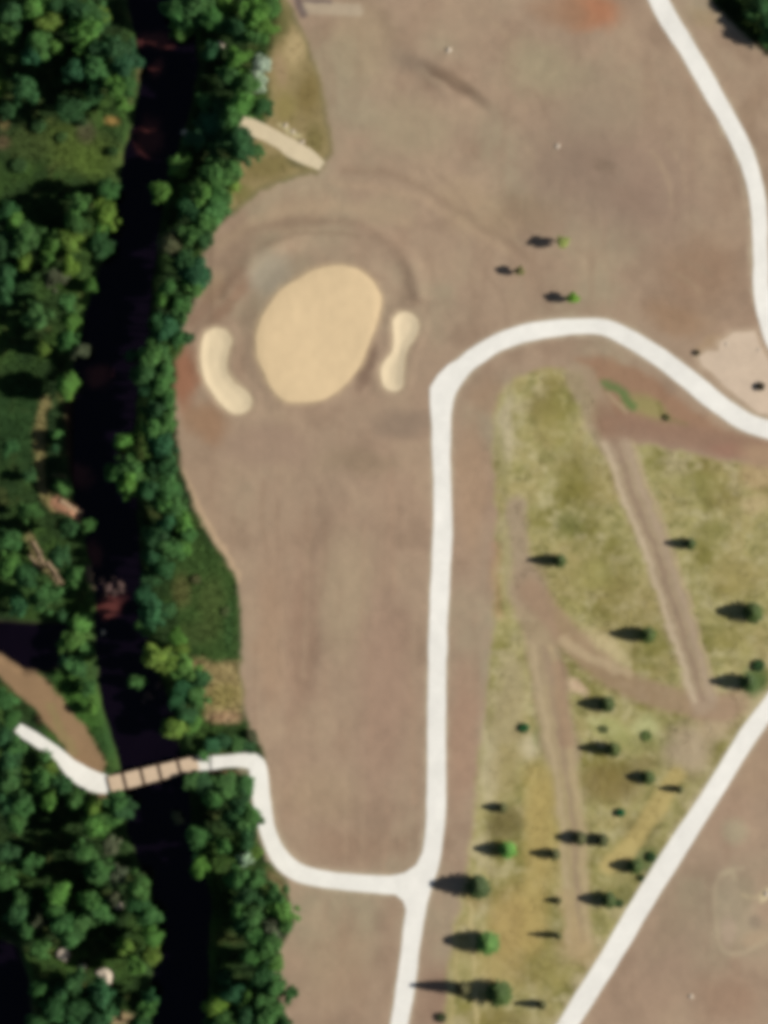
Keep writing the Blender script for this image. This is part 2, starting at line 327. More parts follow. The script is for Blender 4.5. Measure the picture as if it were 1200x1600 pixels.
# spilled sand and concrete dust along edges
for rim_, w_, cc_ in ((GREEN, 11, (186, 163, 130)), (BUNK_L, 9, (188, 168, 138)), (BUNK_R, 9, (188, 168, 138)), (np.array(PAD), 12, (184, 163, 138))):
    d_ = line_dist(sx_, sy_, list(rim_) + [rim_[0]]) if len(rim_) < 20 else line_dist(sx_, sy_, list(rim_[::3]) + [rim_[0]]); mix(cc_, .75 * (1 - sstep(1, w_, d_)) * (.6 + .6 * vnoise(P_X / 12, P_Y / 12, 5)))
DUST = [[(613, 1670), (631, 1560), (647, 1440), (671, 1350), (681, 1260), (682, 1150), (683, 1050), (688, 900), (691, 830), (690, 700), (691, 650), (700, 606), (726, 571), (766, 542), (812, 523), (860, 513), (905, 510), (945, 512), (985, 530), (1030, 558), (1075, 592), (1120, 629), (1160, 656), (1200, 671), (1300, 688)],
        [(1008, -50), (1029, 0), (1079, 84), (1127, 168), (1168, 251), (1186, 340), (1190, 450), (1217, 545), (1250, 596)], [(860, 1645), (1003, 1412), (1168, 1151), (1250, 1040)], [(384, 1188), (405, 1215), (413, 1278), (433, 1333), (475, 1367), (520, 1376), (610, 1383)]]
# rough grass
ROU_SD = poly_sd(wx, wy, ROUGH); rmask = 1 - sstep(-7, 9, ROU_SD)
C_soil = C.copy()
mix((163, 155, 103), rmask)
g1 = fbm(P_X, P_Y, 1 / 46, 4, 130); g2 = fbm(P_X, P_Y, 1 / 18, 3, 140); g3 = fbm(P_X, P_Y, 1 / 90, 3, 150)
mix((128, 122, 62), rmask * sstep(0.0, 0.5, g1) * 0.85); mix((172, 158, 108), rmask * sstep(0.05, 0.55, -g1) * 0.7)
mix((112, 110, 56), rmask * sstep(0.15, 0.6, g2) * 0.5); mix((186, 176, 134), rmask * sstep(0.15, 0.55, -g2) * 0.6)
mix((150, 134, 84), rmask * sstep(0.1, 0.5, g3) * 0.5)
g4 = fbm(P_X, P_Y, 1 / 7, 3, 160); g5 = fbm(P_X, P_Y, 1 / 30, 4, 170)
mix((192, 182, 140), rmask * sstep(0.1, 0.6, g4) * 0.35); mix((120, 116, 62), rmask * sstep(0.1, 0.6, -g4) * 0.35)
mix((188, 174, 138), rmask * sstep(0.0, 0.45, g5) * 0.55 * (1 - sstep(20, 75, -ROU_SD)))
inG = rmask > 0.3
for bl in [(850, 640, 34, 26, 20, (128, 116, 64), .7), (900, 740, 34, 50, 0, (130, 122, 62), .7), (870, 660, 30, 50, 0, (158, 150, 88), .4), (890, 820, 30, 24, 0, (116, 118, 66), .6), (793, 665, 15, 62, 0, (186, 174, 140), .95),
           (785, 720, 10, 60, 0, (150, 142, 96), .6), (960, 900, 40, 40, 20, (126, 116, 58), .5), (925, 900, 40, 30, 0, (156, 152, 88), .5), (1020, 1000, 40, 24, 10, (130, 128, 66), .6), (945, 1012, 56, 20, 35, (192, 176, 134), .9), (890, 960, 24, 30, 30, (168, 160, 104), .7), (790, 860, 12, 70, 0, (168, 156, 118), .7), (1090, 760, 60, 30, 10, (146, 140, 84), .5),
           (1185, 745, 34, 24, 10, (182, 158, 118), .8), (1180, 785, 26, 16, 0, (186, 166, 124), .7), (1110, 830, 40, 20, -20, (126, 122, 64), .6), (1150, 900, 50, 40, 0, (150, 136, 82), .6), (1178, 1062, 30, 26, -30, (72, 100, 50), .85), (1150, 1000, 40, 26, 0, (152, 142, 84), .5),
           (1075, 1170, 46, 50, 0, (176, 158, 130), .9), (1120, 1130, 40, 30, -30, (180, 160, 130), .8), (1150, 1100, 30, 26, -50, (172, 146, 120), .7), (1010, 1135, 26, 22, 0, (186, 186, 132), .85), (955, 1140, 40, 22, 10, (170, 172, 112), .7), (930, 1128, 14, 8, 30, (196, 192, 138), .7), (1000, 1160, 60, 20, 0, (140, 142, 84), .5),
           (955, 1225, 56, 40, 0, (126, 110, 62), .8), (1000, 1195, 40, 14, 0, (116, 104, 60), .6), (825, 1165, 22, 26, 20, (194, 182, 148), .8), (766, 1190, 18, 70, 0, (184, 172, 136), .85), (800, 1080, 26, 70, 0, (172, 158, 120), .7), (790, 1130, 30, 60, 0, (166, 152, 112), .6), (840, 1150, 14, 20, 0, (128, 134, 78), .6),
           (790, 1285, 34, 34, 0, (112, 102, 58), .85), (860, 1240, 22, 40, 0, (150, 128, 76), .5), (1005, 1300, 26, 40, 30, (110, 104, 62), .7), (1012, 1345, 24, 26, -40, (86, 104, 56), .8), (975, 1400, 22, 20, 0, (112, 112, 62), .7),
           (850, 1300, 34, 110, 0, (176, 158, 98), .8), (812, 1440, 48, 70, 0, (178, 156, 100), .85), (790, 1200, 30, 50, 0, (166, 150, 104), .6), (780, 1520, 40, 40, 0, (176, 156, 102), .7), (845, 1500, 30, 30, 0, (142, 132, 76), .6), (720, 1520, 22, 40, 0, (160, 150, 100), .6), (800, 1450, 40, 60, 0, (170, 148, 94), .7), (870, 1520, 30, 26, 0, (146, 136, 76), .6), (740, 1400, 20, 30, 0, (140, 120, 74), .6), (780, 1590, 60, 22, 0, (136, 122, 72), .6), (900, 1075, 22, 12, 40, (206, 180, 150), .9)]:
    blob(*bl, 8)
# sparse growth between the fork and the curving path
mix((150, 114, 88), 0.75 * (1 - sstep(-8, 10, poly_sd(wx, wy, [(900, 560), (960, 560), (1020, 590), (1080, 640), (1140, 676), (1200, 690), (1200, 700), (1100, 690), (1000, 670), (945, 660), (925, 610)]))))
blob(1010, 640, 44, 22, 28, (150, 142, 90), .85, 8); stroke([(944, 599), (964, 604), (976, 618), (988, 636)], 12, (92, 120, 66), 11, .85); stroke([(950, 614), (966, 632), (980, 644)], 6, (172, 154, 122), 5, .7, False); stroke([(1030, 632), (1044, 655), (1070, 662)], 10, (126, 118, 70), 8, .7)
# dirt tracks through the rough
TR1 = [(962, 690), (992, 770), (1022, 850), (1050, 930), (1078, 1020), (1100, 1092)]
TR2 = [(806, 790), (812, 860), (828, 930), (848, 1010), (862, 1090), (878, 1180), (893, 1280), (900, 1380), (905, 1470)]
TR3 = [(832, 925), (880, 985), (930, 1035), (1000, 1078), (1070, 1098), (1130, 1108)]
stroke([(905, 588), (926, 625), (942, 670), (965, 700)], 46, (160, 142, 116), 12, .8)
stroke(TR2[:3], 30, (164, 146, 120), 14, .95); blob(822, 915, 34, 44, 0, (158, 138, 114), .9, 6); stroke(TR2[2:6], 56, (162, 142, 116), 18, .85); stroke(TR2[4:], 44, (168, 150, 116), 18, .8); blob(900, 1480, 40, 30, 0, (172, 150, 112), .7, 8)
stroke(TR3, 40, (154, 128, 104), 18, .8); blob(1115, 1105, 50, 26, 0, (160, 136, 110), .8, 8); stroke([(880, 1000), (930, 1030), (985, 1052)], 14, (184, 164, 130), 10, .7)
stroke(TR1, 46, (164, 144, 120), 16, .85)
for off, cc, w in ((-17, (196, 178, 150), 8), (-2, (142, 120, 100), 8), (13, (174, 154, 130), 7), (23, (182, 164, 128), 6)):
    stroke([(x + off, y - off * .25) for x, y in TR1], w, cc, 6, .7)
for off, cc, w in ((-16, (184, 166, 132), 7), (2, (150, 128, 106), 8), (14, (180, 160, 124), 7)):
    stroke([(x + off, y) for x, y in TR2[3:]], w, cc, 7, .6)
stroke([(870, 1040), (880, 1100), (885, 1160)], 20, (150, 118, 98), 12, .5)
stroke([(952, 664), (1000, 669), (1070, 681), (1150, 697), (1215, 712), (1290, 725)], 40, (146, 117, 97), 22, .85); blob(946, 655, 24, 40, -20, (146, 116, 94), .7, 5)
blob(1140, 702, 40, 16, 10, (150, 110, 92), .5, 8); blob(1200, 712, 50, 26, 10, (172, 144, 114), .7, 10)
stroke([(1056, 1212), (1020, 1270), (985, 1320), (955, 1352)], 30, (184, 166, 108), 12, .95)
stroke([(838, 1210), (842, 1290), (836, 1380), (830, 1470)], 34, (178, 158, 98), 24, .65)
stroke([(735, 1410), (738, 1470), (742, 1540), (745, 1610)], 6, (192, 176, 128), 5, .7); stroke([(714, 1450), (712, 1520), (706, 1600)], 6, (180, 164, 116), 5, .6)
stroke([(775, 850), (778, 960)], 14, (172, 130, 104), 14, .4)
stroke([(880, 1400), (910, 1490), (935, 1500)], 26, (176, 154, 114), 16, .6)
# wooded bottom land
wsd = poly_sd(wx, wy, WOOD); wmask = 1 - sstep(-5, 6, wsd)
mix((44, 66, 30), wmask)
mix((66, 94, 40), wmask * sstep(0.0, 0.5, g1) * 0.8); mix((30, 50, 24), wmask * sstep(0.0, 0.5, -g1) * 0.8); mix((82, 86, 44), wmask * sstep(0.2, 0.6, g2) * .5)
region(CORNER, (46, 68, 30), 7); blob(1165, 40, 26, 16, 45, (76, 96, 44), .6, 6); blob(1180, 15, 26, 20, 0, (34, 56, 28), .6, 6)
region(DRY, (146, 130, 90), 9)
for bl in [(462, 78, 20, 36, 0, (180, 160, 118), .8), (482, 150, 22, 40, 0, (122, 106, 62), .8), (490, 220, 18, 34, 0, (116, 106, 62), .8), (446, 170, 24, 30, 0, (138, 126, 74), .7), (420, 262, 50, 22, -10, (124, 112, 68), .85), (466, 258, 22, 8, 20, (92, 88, 58), .7), (372, 300, 20, 20, 0, (112, 112, 58), .6), (436, 40, 16, 40, 20, (76, 84, 40), .7), (440, 110, 12, 30, 0, (160, 136, 106), .6)]:
    blob(*bl, 7)
stroke([(438, 196), (452, 206), (468, 214)], 8, (196, 184, 142), 6, .8)
region([(262, 900), (300, 835), (335, 866), (362, 904), (372, 945), (374, 1030), (325, 1034), (292, 1004)], (64, 90, 42), 9, .9)
for bl in [(285, 925, 20, 30, 0, (96, 92, 52), .7), (330, 950, 26, 60, 0, (82, 96, 48), .6), (362, 980, 9, 50, 0, (58, 88, 44), .8), (310, 990, 30, 20, 0, (70, 84, 42), .6)]:
    blob(*bl, 8)
region([(292, 1030), (330, 1034), (374, 1032), (378, 1100), (370, 1128), (330, 1128), (316, 1100), (318, 1060)], (164, 146, 100), 8, .95)
blob(350, 1085, 26, 24, 0, (150, 140, 78), .6, 8); blob(350, 1120, 30, 12, 0, (178, 146, 114), .8, 6); stroke([(290, 1036), (320, 1036)], 5, (96, 72, 50), 4, .8)
for bl in [(120, 232, 80, 44, 20, (88, 106, 46), .85), (45, 225, 46, 34, 0, (70, 86, 42), .8), (135, 205, 18, 22, 0, (88, 80, 62), .7), (140, 255, 36, 26, 30, (86, 108, 44), .7), (175, 190, 13, 8, 0, (176, 144, 84), .9), (8, 190, 10, 14, 0, (136, 122, 78), .8),
           (5, 222, 14, 14, 0, (112, 94, 68), .7), (26, 650, 50, 110, 0, (40, 68, 32), .8), (20, 590, 60, 30, 0, (42, 64, 28), .8), (25, 440, 40, 40, 0, (40, 72, 36), .8), (125, 1105, 34, 80, -25, (66, 104, 42), .9), (165, 1165, 24, 34, -30, (44, 74, 34), .8), (128, 1010, 20, 60, 0, (74, 104, 46), .7), (60, 920, 60, 40, 0, (60, 92, 44), .6),
           (360, 1225, 50, 24, 0, (48, 76, 34), .8), (395, 1290, 12, 60, 0, (110, 108, 60), .7), (432, 1385, 14, 30, -30, (166, 140, 104), .6), (345, 1207, 40, 6, -4, (96, 74, 52), .9), (160, 1240, 26, 10, 20, (148, 120, 90), .7), (100, 1490, 10, 9, 0, (196, 170, 136), .9), (128, 1512, 8, 7, 0, (190, 168, 138), .9), (188, 1592, 22, 10, -10, (186, 162, 124), .9)]:
    blob(*bl, 4)
stroke([(70, 625), (62, 680), (60, 720), (66, 762), (84, 792)], 15, (142, 130, 84), 10, .85); stroke([(84, 740), (100, 745), (106, 760)], 5, (130, 124, 86), 5, .7)
stroke([(88, 784), (108, 796), (124, 806)], 18, (176, 132, 104), 9, .9); stroke([(46, 842), (58, 868), (72, 885), (92, 910)], 13, (146, 128, 90), 8, .75)
stroke([(-60, 1000), (0, 1032), (40, 1066), (80, 1106), (116, 1150), (142, 1196)], 42, (146, 118, 88), 9, .95); blob(62, 1125, 5, 10, 0, (96, 70, 46), .8, 2); stroke([(80, 1100), (100, 1150), (118, 1176)], 12, (136, 124, 82), 8, .6)
stroke([(232, 172), (215, 200), (204, 240)], 12, (168, 140, 98), 7, .9); stroke([(222, 62), (222, 90), (218, 120)], 8, (110, 96, 62), 6, .7); stroke([(140, 890), (150, 915), (168, 925)], 14, (120, 96, 84), 8, .7)
for pts_ in DUST:
    mix((186, 172, 146), .6 * (1 - sstep(14, 23, line_dist(sx_, sy_, pts_))) * (.35 + .9 * vnoise(P_X / 16, P_Y / 16, 9)))
# channel sides: wet mud
l_, r_ = river_lr(P_Y); dch = np.maximum(l_ - P_X, P_X - r_)
mix((70, 52, 38), (1 - sstep(-6, 6, dch + 5 * fbm(P_X, P_Y, 1 / 26, 3, 21))) * (P_X < 420))
for P in (POND, POND2): mix((58, 48, 38), 1 - sstep(-5, 5, poly_sd(P_X, P_Y, P)))
C = np.clip(C, 0.004, 0.9)
V = np.stack([WX(P_X), WY(P_Y), HZ], 1); nx, ny = len(gx), len(gy)
ii, jj = np.meshgrid(np.arange(nx - 1), np.arange(ny - 1)); k0 = (jj * nx + ii).ravel()
F = np.stack([k0, k0 + nx, k0 + nx + 1, k0 + 1], 1)
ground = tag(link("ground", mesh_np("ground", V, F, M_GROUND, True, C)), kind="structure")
ground["label"] = "brown graded bare soil with olive rough grass and green wooded riverbank"

def ground_color(px, py):
    i = np.clip(np.searchsorted(gx, px), 0, nx - 1); j = np.clip(np.searchsorted(gy, py), 0, ny - 1); return C[j * nx + i]
def hz(px, py): return float(height(np.array([px]), np.array([py]))[0])

# water
SUNLIT_SHOALS = [(240, 62, 30, 16), (232, 215, 26, 34), (125, 745, 26, 22), (150, 862, 16, 26), (172, 945, 22, 26), (150, 590, 24, 18), (250, 105, 14, 14)]   # muddy shallows, their sunlit red-brown painted into the water colour
def water(name, x0, x1, y0, y1, label, stepx=6.0):
    xs = np.arange(x0, x1 + stepx, stepx); ys = np.r_[y0, np.arange(max(y0, -60), min(y1, 1700), stepx)[1:], y1]; xx, yy = np.meshgrid(xs, ys); xx, yy = xx.ravel(), yy.ravel()
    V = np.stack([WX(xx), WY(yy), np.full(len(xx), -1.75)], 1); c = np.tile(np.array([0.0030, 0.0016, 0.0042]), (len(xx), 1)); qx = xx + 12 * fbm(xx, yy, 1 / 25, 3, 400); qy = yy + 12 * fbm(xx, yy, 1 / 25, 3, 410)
    for ax, ay, rx, ry in SUNLIT_SHOALS:
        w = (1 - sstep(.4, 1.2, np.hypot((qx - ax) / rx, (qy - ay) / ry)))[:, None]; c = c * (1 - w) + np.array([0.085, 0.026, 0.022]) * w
    nx_ = len(xs); ii, jj = np.meshgrid(np.arange(nx_ - 1), np.arange(len(ys) - 1)); k = (jj * nx_ + ii).ravel()
    o = link(name, mesh_np(name, V, np.stack([k + nx_, k + nx_ + 1, k + 1, k], 1), M_WATER, True, c)); tag(o, kind="structure"); o["label"] = label
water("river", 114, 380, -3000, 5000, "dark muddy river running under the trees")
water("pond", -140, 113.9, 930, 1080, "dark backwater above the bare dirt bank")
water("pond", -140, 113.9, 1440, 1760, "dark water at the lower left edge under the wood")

# ------------------------------------------------------------------ draped surfaces
def ribbon(name, pts, lift=0.05, mat=M_CONC, wob=1.3, per=8, label=None, seed=0):
    P = catmull(pts, per); T = np.gradient(P[:, :2], axis=0); T /= np.linalg.norm(T, axis=1)[:, None] + 1e-9
    Nn = np.stack([-T[:, 1], T[:, 0]], 1); rows = []
    L = np.cumsum(np.r_[0, np.hypot(*np.diff(P[:, :2], axis=0).T)])
    for s_ in (-1, -1, -0.5, 0, 0.5, 1, 1):
        w = P[:, 2] / 2 + wob * fbm(L, L * 0 + s_ * 7, 1 / 30, 2, 200 + seed); rows.append(P[:, :2] + Nn * (w * s_)[:, None])
    R = np.array(rows)                                     # 7 x n x 2
    Z = height(R[..., 0].ravel(), R[..., 1].ravel()).reshape(R.shape[:2]) + lift
    Zs = Z.copy(); Z[0] -= lift + 0.25; Z[-1] -= lift + 0.25
    V = np.stack([WX(R[..., 0]), WY(R[..., 1]), Z], -1); nn = V.shape[1]
    F = [(a * nn + i, a * nn + i + 1, (a + 1) * nn + i + 1, (a + 1) * nn + i) for a in range(6) for i in range(nn - 1)]
    o = link(name, mesh_np(name, V.reshape(-1, 3), F, mat)); tag(o, kind="structure")
    if label: o["label"] = label
    return o
def patch(name, outline, mat, lift=0.04, step=5.0, label=None, wob=0.0, dish=None):
    out = np.array(outline, float)[:, :2]
    res = []
    for i in range(len(out)):
        a_, b_ = out[i], out[(i + 1) % len(out)]; k = max(1, int(np.hypot(*(b_ - a_)) / (step * .6)))
        for q in range(k): res.append(a_ + (b_ - a_) * q / k)
    out = np.array(res)
    if wob: out = out + wob * np.stack([fbm(out[:, 0], out[:, 1], 1 / 14, 3, 300), fbm(out[:, 0], out[:, 1], 1 / 14, 3, 310)], 1)
    x0, y0 = out.min(0); x1, y1 = out.max(0)
    qx, qy = np.meshgrid(np.arange(x0, x1, step), np.arange(y0, y1, step)); qx, qy = qx.ravel(), qy.ravel()
    ok = poly_sd(qx, qy, out) < -step * 0.5
    pts = np.vstack([out, np.stack([qx[ok], qy[ok]], 1)]); nb = len(out)
    vs, es, fs, *_ = delaunay_2d_cdt([Vector(p) for p in pts], [(i, (i + 1) % nb) for i in range(nb)], [], 1, 1e-4)
    p = np.array([(v.x, v.y) for v in vs]); z = height(p[:, 0], p[:, 1]) + lift
    V = list(np.stack([WX(p[:, 0]), WY(p[:, 1]), z], 1)); F = [tuple(f) for f in fs]
    me_v = [tuple(v) for v in V]; base = len(me_v)
    for i in range(nb): me_v.append((me_v[i][0], me_v[i][1], me_v[i][2] - lift - 0.15))
    for i in range(nb): F.append((i, (i + 1) % nb, base + (i + 1) % nb, base + i))
    me = bpy.data.meshes.new(name); me.from_pydata(me_v, [], F); me.materials.append(mat); me.polygons.foreach_set("use_smooth", np.zeros(len(F), bool))
    o = link(name, me); tag(o, kind="structure")
    if label: o["label"] = label
    return o

ribbon("cart_path", [(605, 1740, 28), (613, 1670, 28), (625, 1595, 28), (631, 1560, 28.5), (639, 1500, 28.5), (647, 1440, 29), (656, 1395, 30), (671, 1350, 30), (678, 1310, 29), (681.5, 1260, 29),
        (682, 1150, 27), (683, 1050, 28), (685, 980, 29), (688.5, 900, 30), (691.5, 830, 29), (691, 760, 27.5), (689.5, 700, 28), (691, 650, 29), (700, 606, 31), (726, 571, 29), (766, 542, 27.5), (812, 523, 27),
        (860, 513.5, 25.5), (905, 510, 24), (945, 512, 25.5), (985, 530, 28), (1030, 558, 29), (1075, 592, 30), (1120, 629, 30), (1160, 656, 28), (1200, 671, 27), (1260, 685, 27), (1340, 690, 27), (1480, 690, 27)],
       0.038, label="long white concrete cart path with a hooked bend at its top", seed=1)
ribbon("cart_path", [(985, -120, 27), (1008, -50, 27), (1029, 0, 29), (1052, 42, 28), (1079, 84, 28), (1103, 126, 28), (1127, 168, 28), (1150, 210, 27), (1168, 251, 26), (1181, 296, 25), (1186.5, 340, 24), (1188.5, 395, 23),
        (1190, 450, 25), (1199, 500, 26), (1217, 545, 27), (1250, 596, 27), (1320, 660, 27)], 0.030, label="white concrete path curving down from the top past bare soil", seed=2)
ribbon("cart_path", [(820, 1710, 30), (860, 1645, 30), (895, 1588, 30), (951, 1500, 31.5), (1003, 1412, 31), (1058, 1325, 31), (1114, 1238, 29), (1168, 1151, 29), (1202, 1104, 28), (1250, 1040, 28), (1330, 950, 28), (1480, 800, 28)],
       0.030, label="straight white concrete path running diagonally beside the rough grass", seed=3)
ribbon("cart_path", [(308, 1193, 22), (330, 1192, 21), (358, 1189, 20), (384, 1188, 22), (400, 1194, 27), (405, 1215, 28), (408, 1245, 27), (413.5, 1278, 26), (421, 1306, 26), (433, 1333, 28), (450, 1353, 29), (475, 1367, 29), (520, 1376, 27), (570, 1380.5, 27), (610, 1383, 29), (655, 1382, 30)],
       0.052, per=16, label="white concrete path bending from the footbridge to the long path", seed=4)
ribbon("cart_path", [(26, 1134, 14), (36, 1143, 19), (56, 1155, 20), (78, 1170, 19), (96, 1184, 21), (112, 1200, 27), (132, 1214, 31), (152, 1223, 31), (172, 1227, 27)], 0.028,
       label="white concrete path end west of the footbridge", seed=5)
patch("path_junction", [(592, 1372), (632, 1364), (650, 1352), (661, 1330), (672, 1345), (668, 1400), (655, 1425), (635, 1424), (630, 1408), (618, 1398), (592, 1392)], M_CONC, 0.033)
patch("path_junction", [(677, 700), (675, 665), (672, 635), (671.5, 606), (684, 586), (700, 570), (722, 558), (744, 548), (752, 556), (726, 590), (706, 622), (700, 660), (700, 700)], M_CONC, 0.043)
patch("putting_green", GREEN, M_SANDMIX, 0.05, 5, "large oval of tan sand mix between two small bunkers", 1.8)
patch("sand_bunker", BUNK_L, M_BUNKER, 0.04, 3.5, "pale bean shaped sand bunker nearest the river trees", 1.6)
patch("sand_bunker", BUNK_R, M_BUNKER, 0.04, 3.5, "pale hourglass shaped sand bunker nearest the cart path", 1.6)
ribbon("gravel_strip", [(377, 190, 17), (395, 199, 22), (425, 214, 24), (458, 232, 27), (482, 246, 27), (503, 260, 14)], 0.05, M_GRAVEL, 3.0, label="short pale gravel strip ending at the bare soil", seed=8)
patch("gravel_pad", PAD, M_PADG, 0.03, 5, "pale crushed stone pad between the two curving paths", 1.5)

# ------------------------------------------------------------------ footbridge
fb = bpy.data.objects.new("footbridge", None); SC.collection.objects.link(fb)
bx0, by0, bx1, by1 = 170, 1226.5, 310, 1191.5
ax_, ay_, ex_, ey_ = WX(bx0), WY(by0), WX(bx1), WY(by1)
BL = math.hypot(ex_ - ax_, ey_ - ay_); BZ = 0.22
fb.location = (float(ax_), float(ay_), BZ); fb.rotation_euler = (0, 0, math.atan2(ey_ - ay_, ex_ - ax_))
tag(fb, "narrow tan plank footbridge crossing the dark river between two white paths", "footbridge")
seams = [0, 3.05, 6.5, 9.85, 13.6, BL]
for i in range(5):
    w = 3.1 - 0.12 * i; x0, x1 = seams[i] + 0.12, seams[i + 1] - 0.12
    dm = box_mesh("deck_panel", x0, x1, -w / 2, w / 2, -0.12, 0.0, M_DECK, 0.015); link("deck_panel", dm, fb)
for i in range(1, 5):
    link("cross_beam", box_mesh("cross_beam", seams[i] - 0.27, seams[i] + 0.27, -1.75, 1.75, -0.30, 0.07, M_BEAM, 0.02), fb)
    for s_ in (-1, 1):
        link("post", box_mesh("post", seams[i] - 0.11, seams[i] + 0.11, s_ * 1.70 - 0.1, s_ * 1.70 + 0.1, -2.9, 0.55, M_BEAM, 0.02), fb)
for s_ in (-1, 1):
    link("girder", box_mesh("girder", 0.1, BL - 0.1, s_ * 1.1 - 0.12, s_ * 1.1 + 0.12, -0.55, -0.13, M_BEAM), fb)

# ------------------------------------------------------------------ vegetation builders
def leaf_cloud(blobs, n, size, rng, flat=0.35, shell=0.5):
    """leaf quads scattered in ellipsoid lobes: blobs rows = x,y,z,rx,rz"""
    B = np.array(blobs); wgt = B[:, 3] ** 2; k = rng.choice(len(B), n, p=wgt / wgt.sum())
    d = rng.normal(size=(n, 3)); d /= np.linalg.norm(d, axis=1)[:, None]
    r = shell + (1 - shell) * rng.random(n) ** 0.6
    rag = 1 + 0.32 * np.sin(d[:, 0] * 5 + k * 1.7) * np.cos(d[:, 1] * 6 + k)
    c = B[k, :3] + d * (r * rag)[:, None] * np.stack([B[k, 3], B[k, 3], B[k, 4]], 1)
    nrm = d * 0.7 + rng.normal(size=(n, 3)) * 0.55 + np.array([0, 0, flat]); nrm /= np.linalg.norm(nrm, axis=1)[:, None]
    t = np.cross(nrm, rng.normal(size=(n, 3))); t /= np.linalg.norm(t, axis=1)[:, None]; bt = np.cross(nrm, t)
    s = size * (0.6 + 0.8 * rng.random(n))[:, None]
    V = np.concatenate([c - t * s * .6, c + bt * s * .38 + t * s * .05, c + t * s * .62, c - bt * s * .38 + t * s * .05], 1).reshape(-1, 3)
    F = np.arange(4 * n).reshape(-1, 4)
    tn = 0.75 + 0.5 * rng.random(n); lob = 0.82 + 0.36 * rng.random(len(B))
    tn = tn * lob[k]; col = np.stack([tn * (0.9 + 0.25 * rng.random(n)), tn, tn * 0.95], 1)
    return V, F, np.repeat(col, 4, 0)
def tube(p0, p1, r0, r1, seg=7, bend=None):
    p0, p1 = np.array(p0, float), np.array(p1, float); mid = (p0 + p1) / 2 + (np.array(bend) if bend is not None else 0)
    pts = [p0, mid, p1]; rad = [r0, (r0 + r1) / 2, r1]; V = []; F = []
    ax = p1 - p0; ax /= np.linalg.norm(ax); u = np.cross(ax, [0.31, 0.92, 0.2]); u /= np.linalg.norm(u); v = np.cross(ax, u)
    for p, r in zip(pts, rad):
        for i in range(seg):
            t = 2 * math.pi * i / seg; V.append(p + (u * math.cos(t) + v * math.sin(t)) * r)
    for a_ in range(2):
        for i in range(seg): F.append((a_ * seg + i, a_ * seg + (i + 1) % seg, (a_ + 1) * seg + (i + 1) % seg, (a_ + 1) * seg + i))
    return V, F
def join(parts):
    V, F = [], []
    for v, f in parts:
        o = len(V); V += list(v); F += [tuple(i + o for i in q) for q in f]
    return V, F
BROAD = []
for v in range(10):                       # unit crown: radius about 1, tree height 3.6
    rng = np.random.default_rng(500 + v); lobes = [(0, 0, 2.75, 0.5, 0.5)]
    nl = int(rng.integers(11, 17))
    for i in range(nl):
        a_ = 2 * math.pi * rng.random(); rr = 0.25 + 0.68 * rng.random(); lr = 0.40 - 0.26 * rr + 0.14 * rng.random()
        lobes.append((math.cos(a_) * rr, math.sin(a_) * rr, 1.7 + 1.35 * rng.random() * (1.25 - rr), lr, lr * (0.8 + .5 * rng.random())))
    for i in range(4): lobes.append((rng.normal() * .28, rng.normal() * .28, 2.5 + rng.random() * .7, 0.28 + .12 * rng.random(), 0.3))
    lv, lf, lc = leaf_cloud(lobes, 5200, 0.115, rng)
    cm = mesh_np("crown", lv, lf, M_LEAF, False, lc, "Tone")
    parts = [tube((0, 0, -0.15), (0.03, 0.02, 1.7), 0.075, 0.05, 8, (0.03, -0.02, 0)), tube((0.03, 0.02, 1.7), (0, 0, 2.8), 0.05, 0.015)]
    for lb in lobes[1:8]: parts.append(tube((0.03, 0.02, 1.0 + rng.random() * .6), (lb[0] * .85, lb[1] * .85, lb[2]), 0.034, 0.009, 5))
    tv, tf = join(parts); tm = mesh_np("trunk", tv, tf, M_BARK, True)
    BROAD.append((cm, tm))
CONIF = []
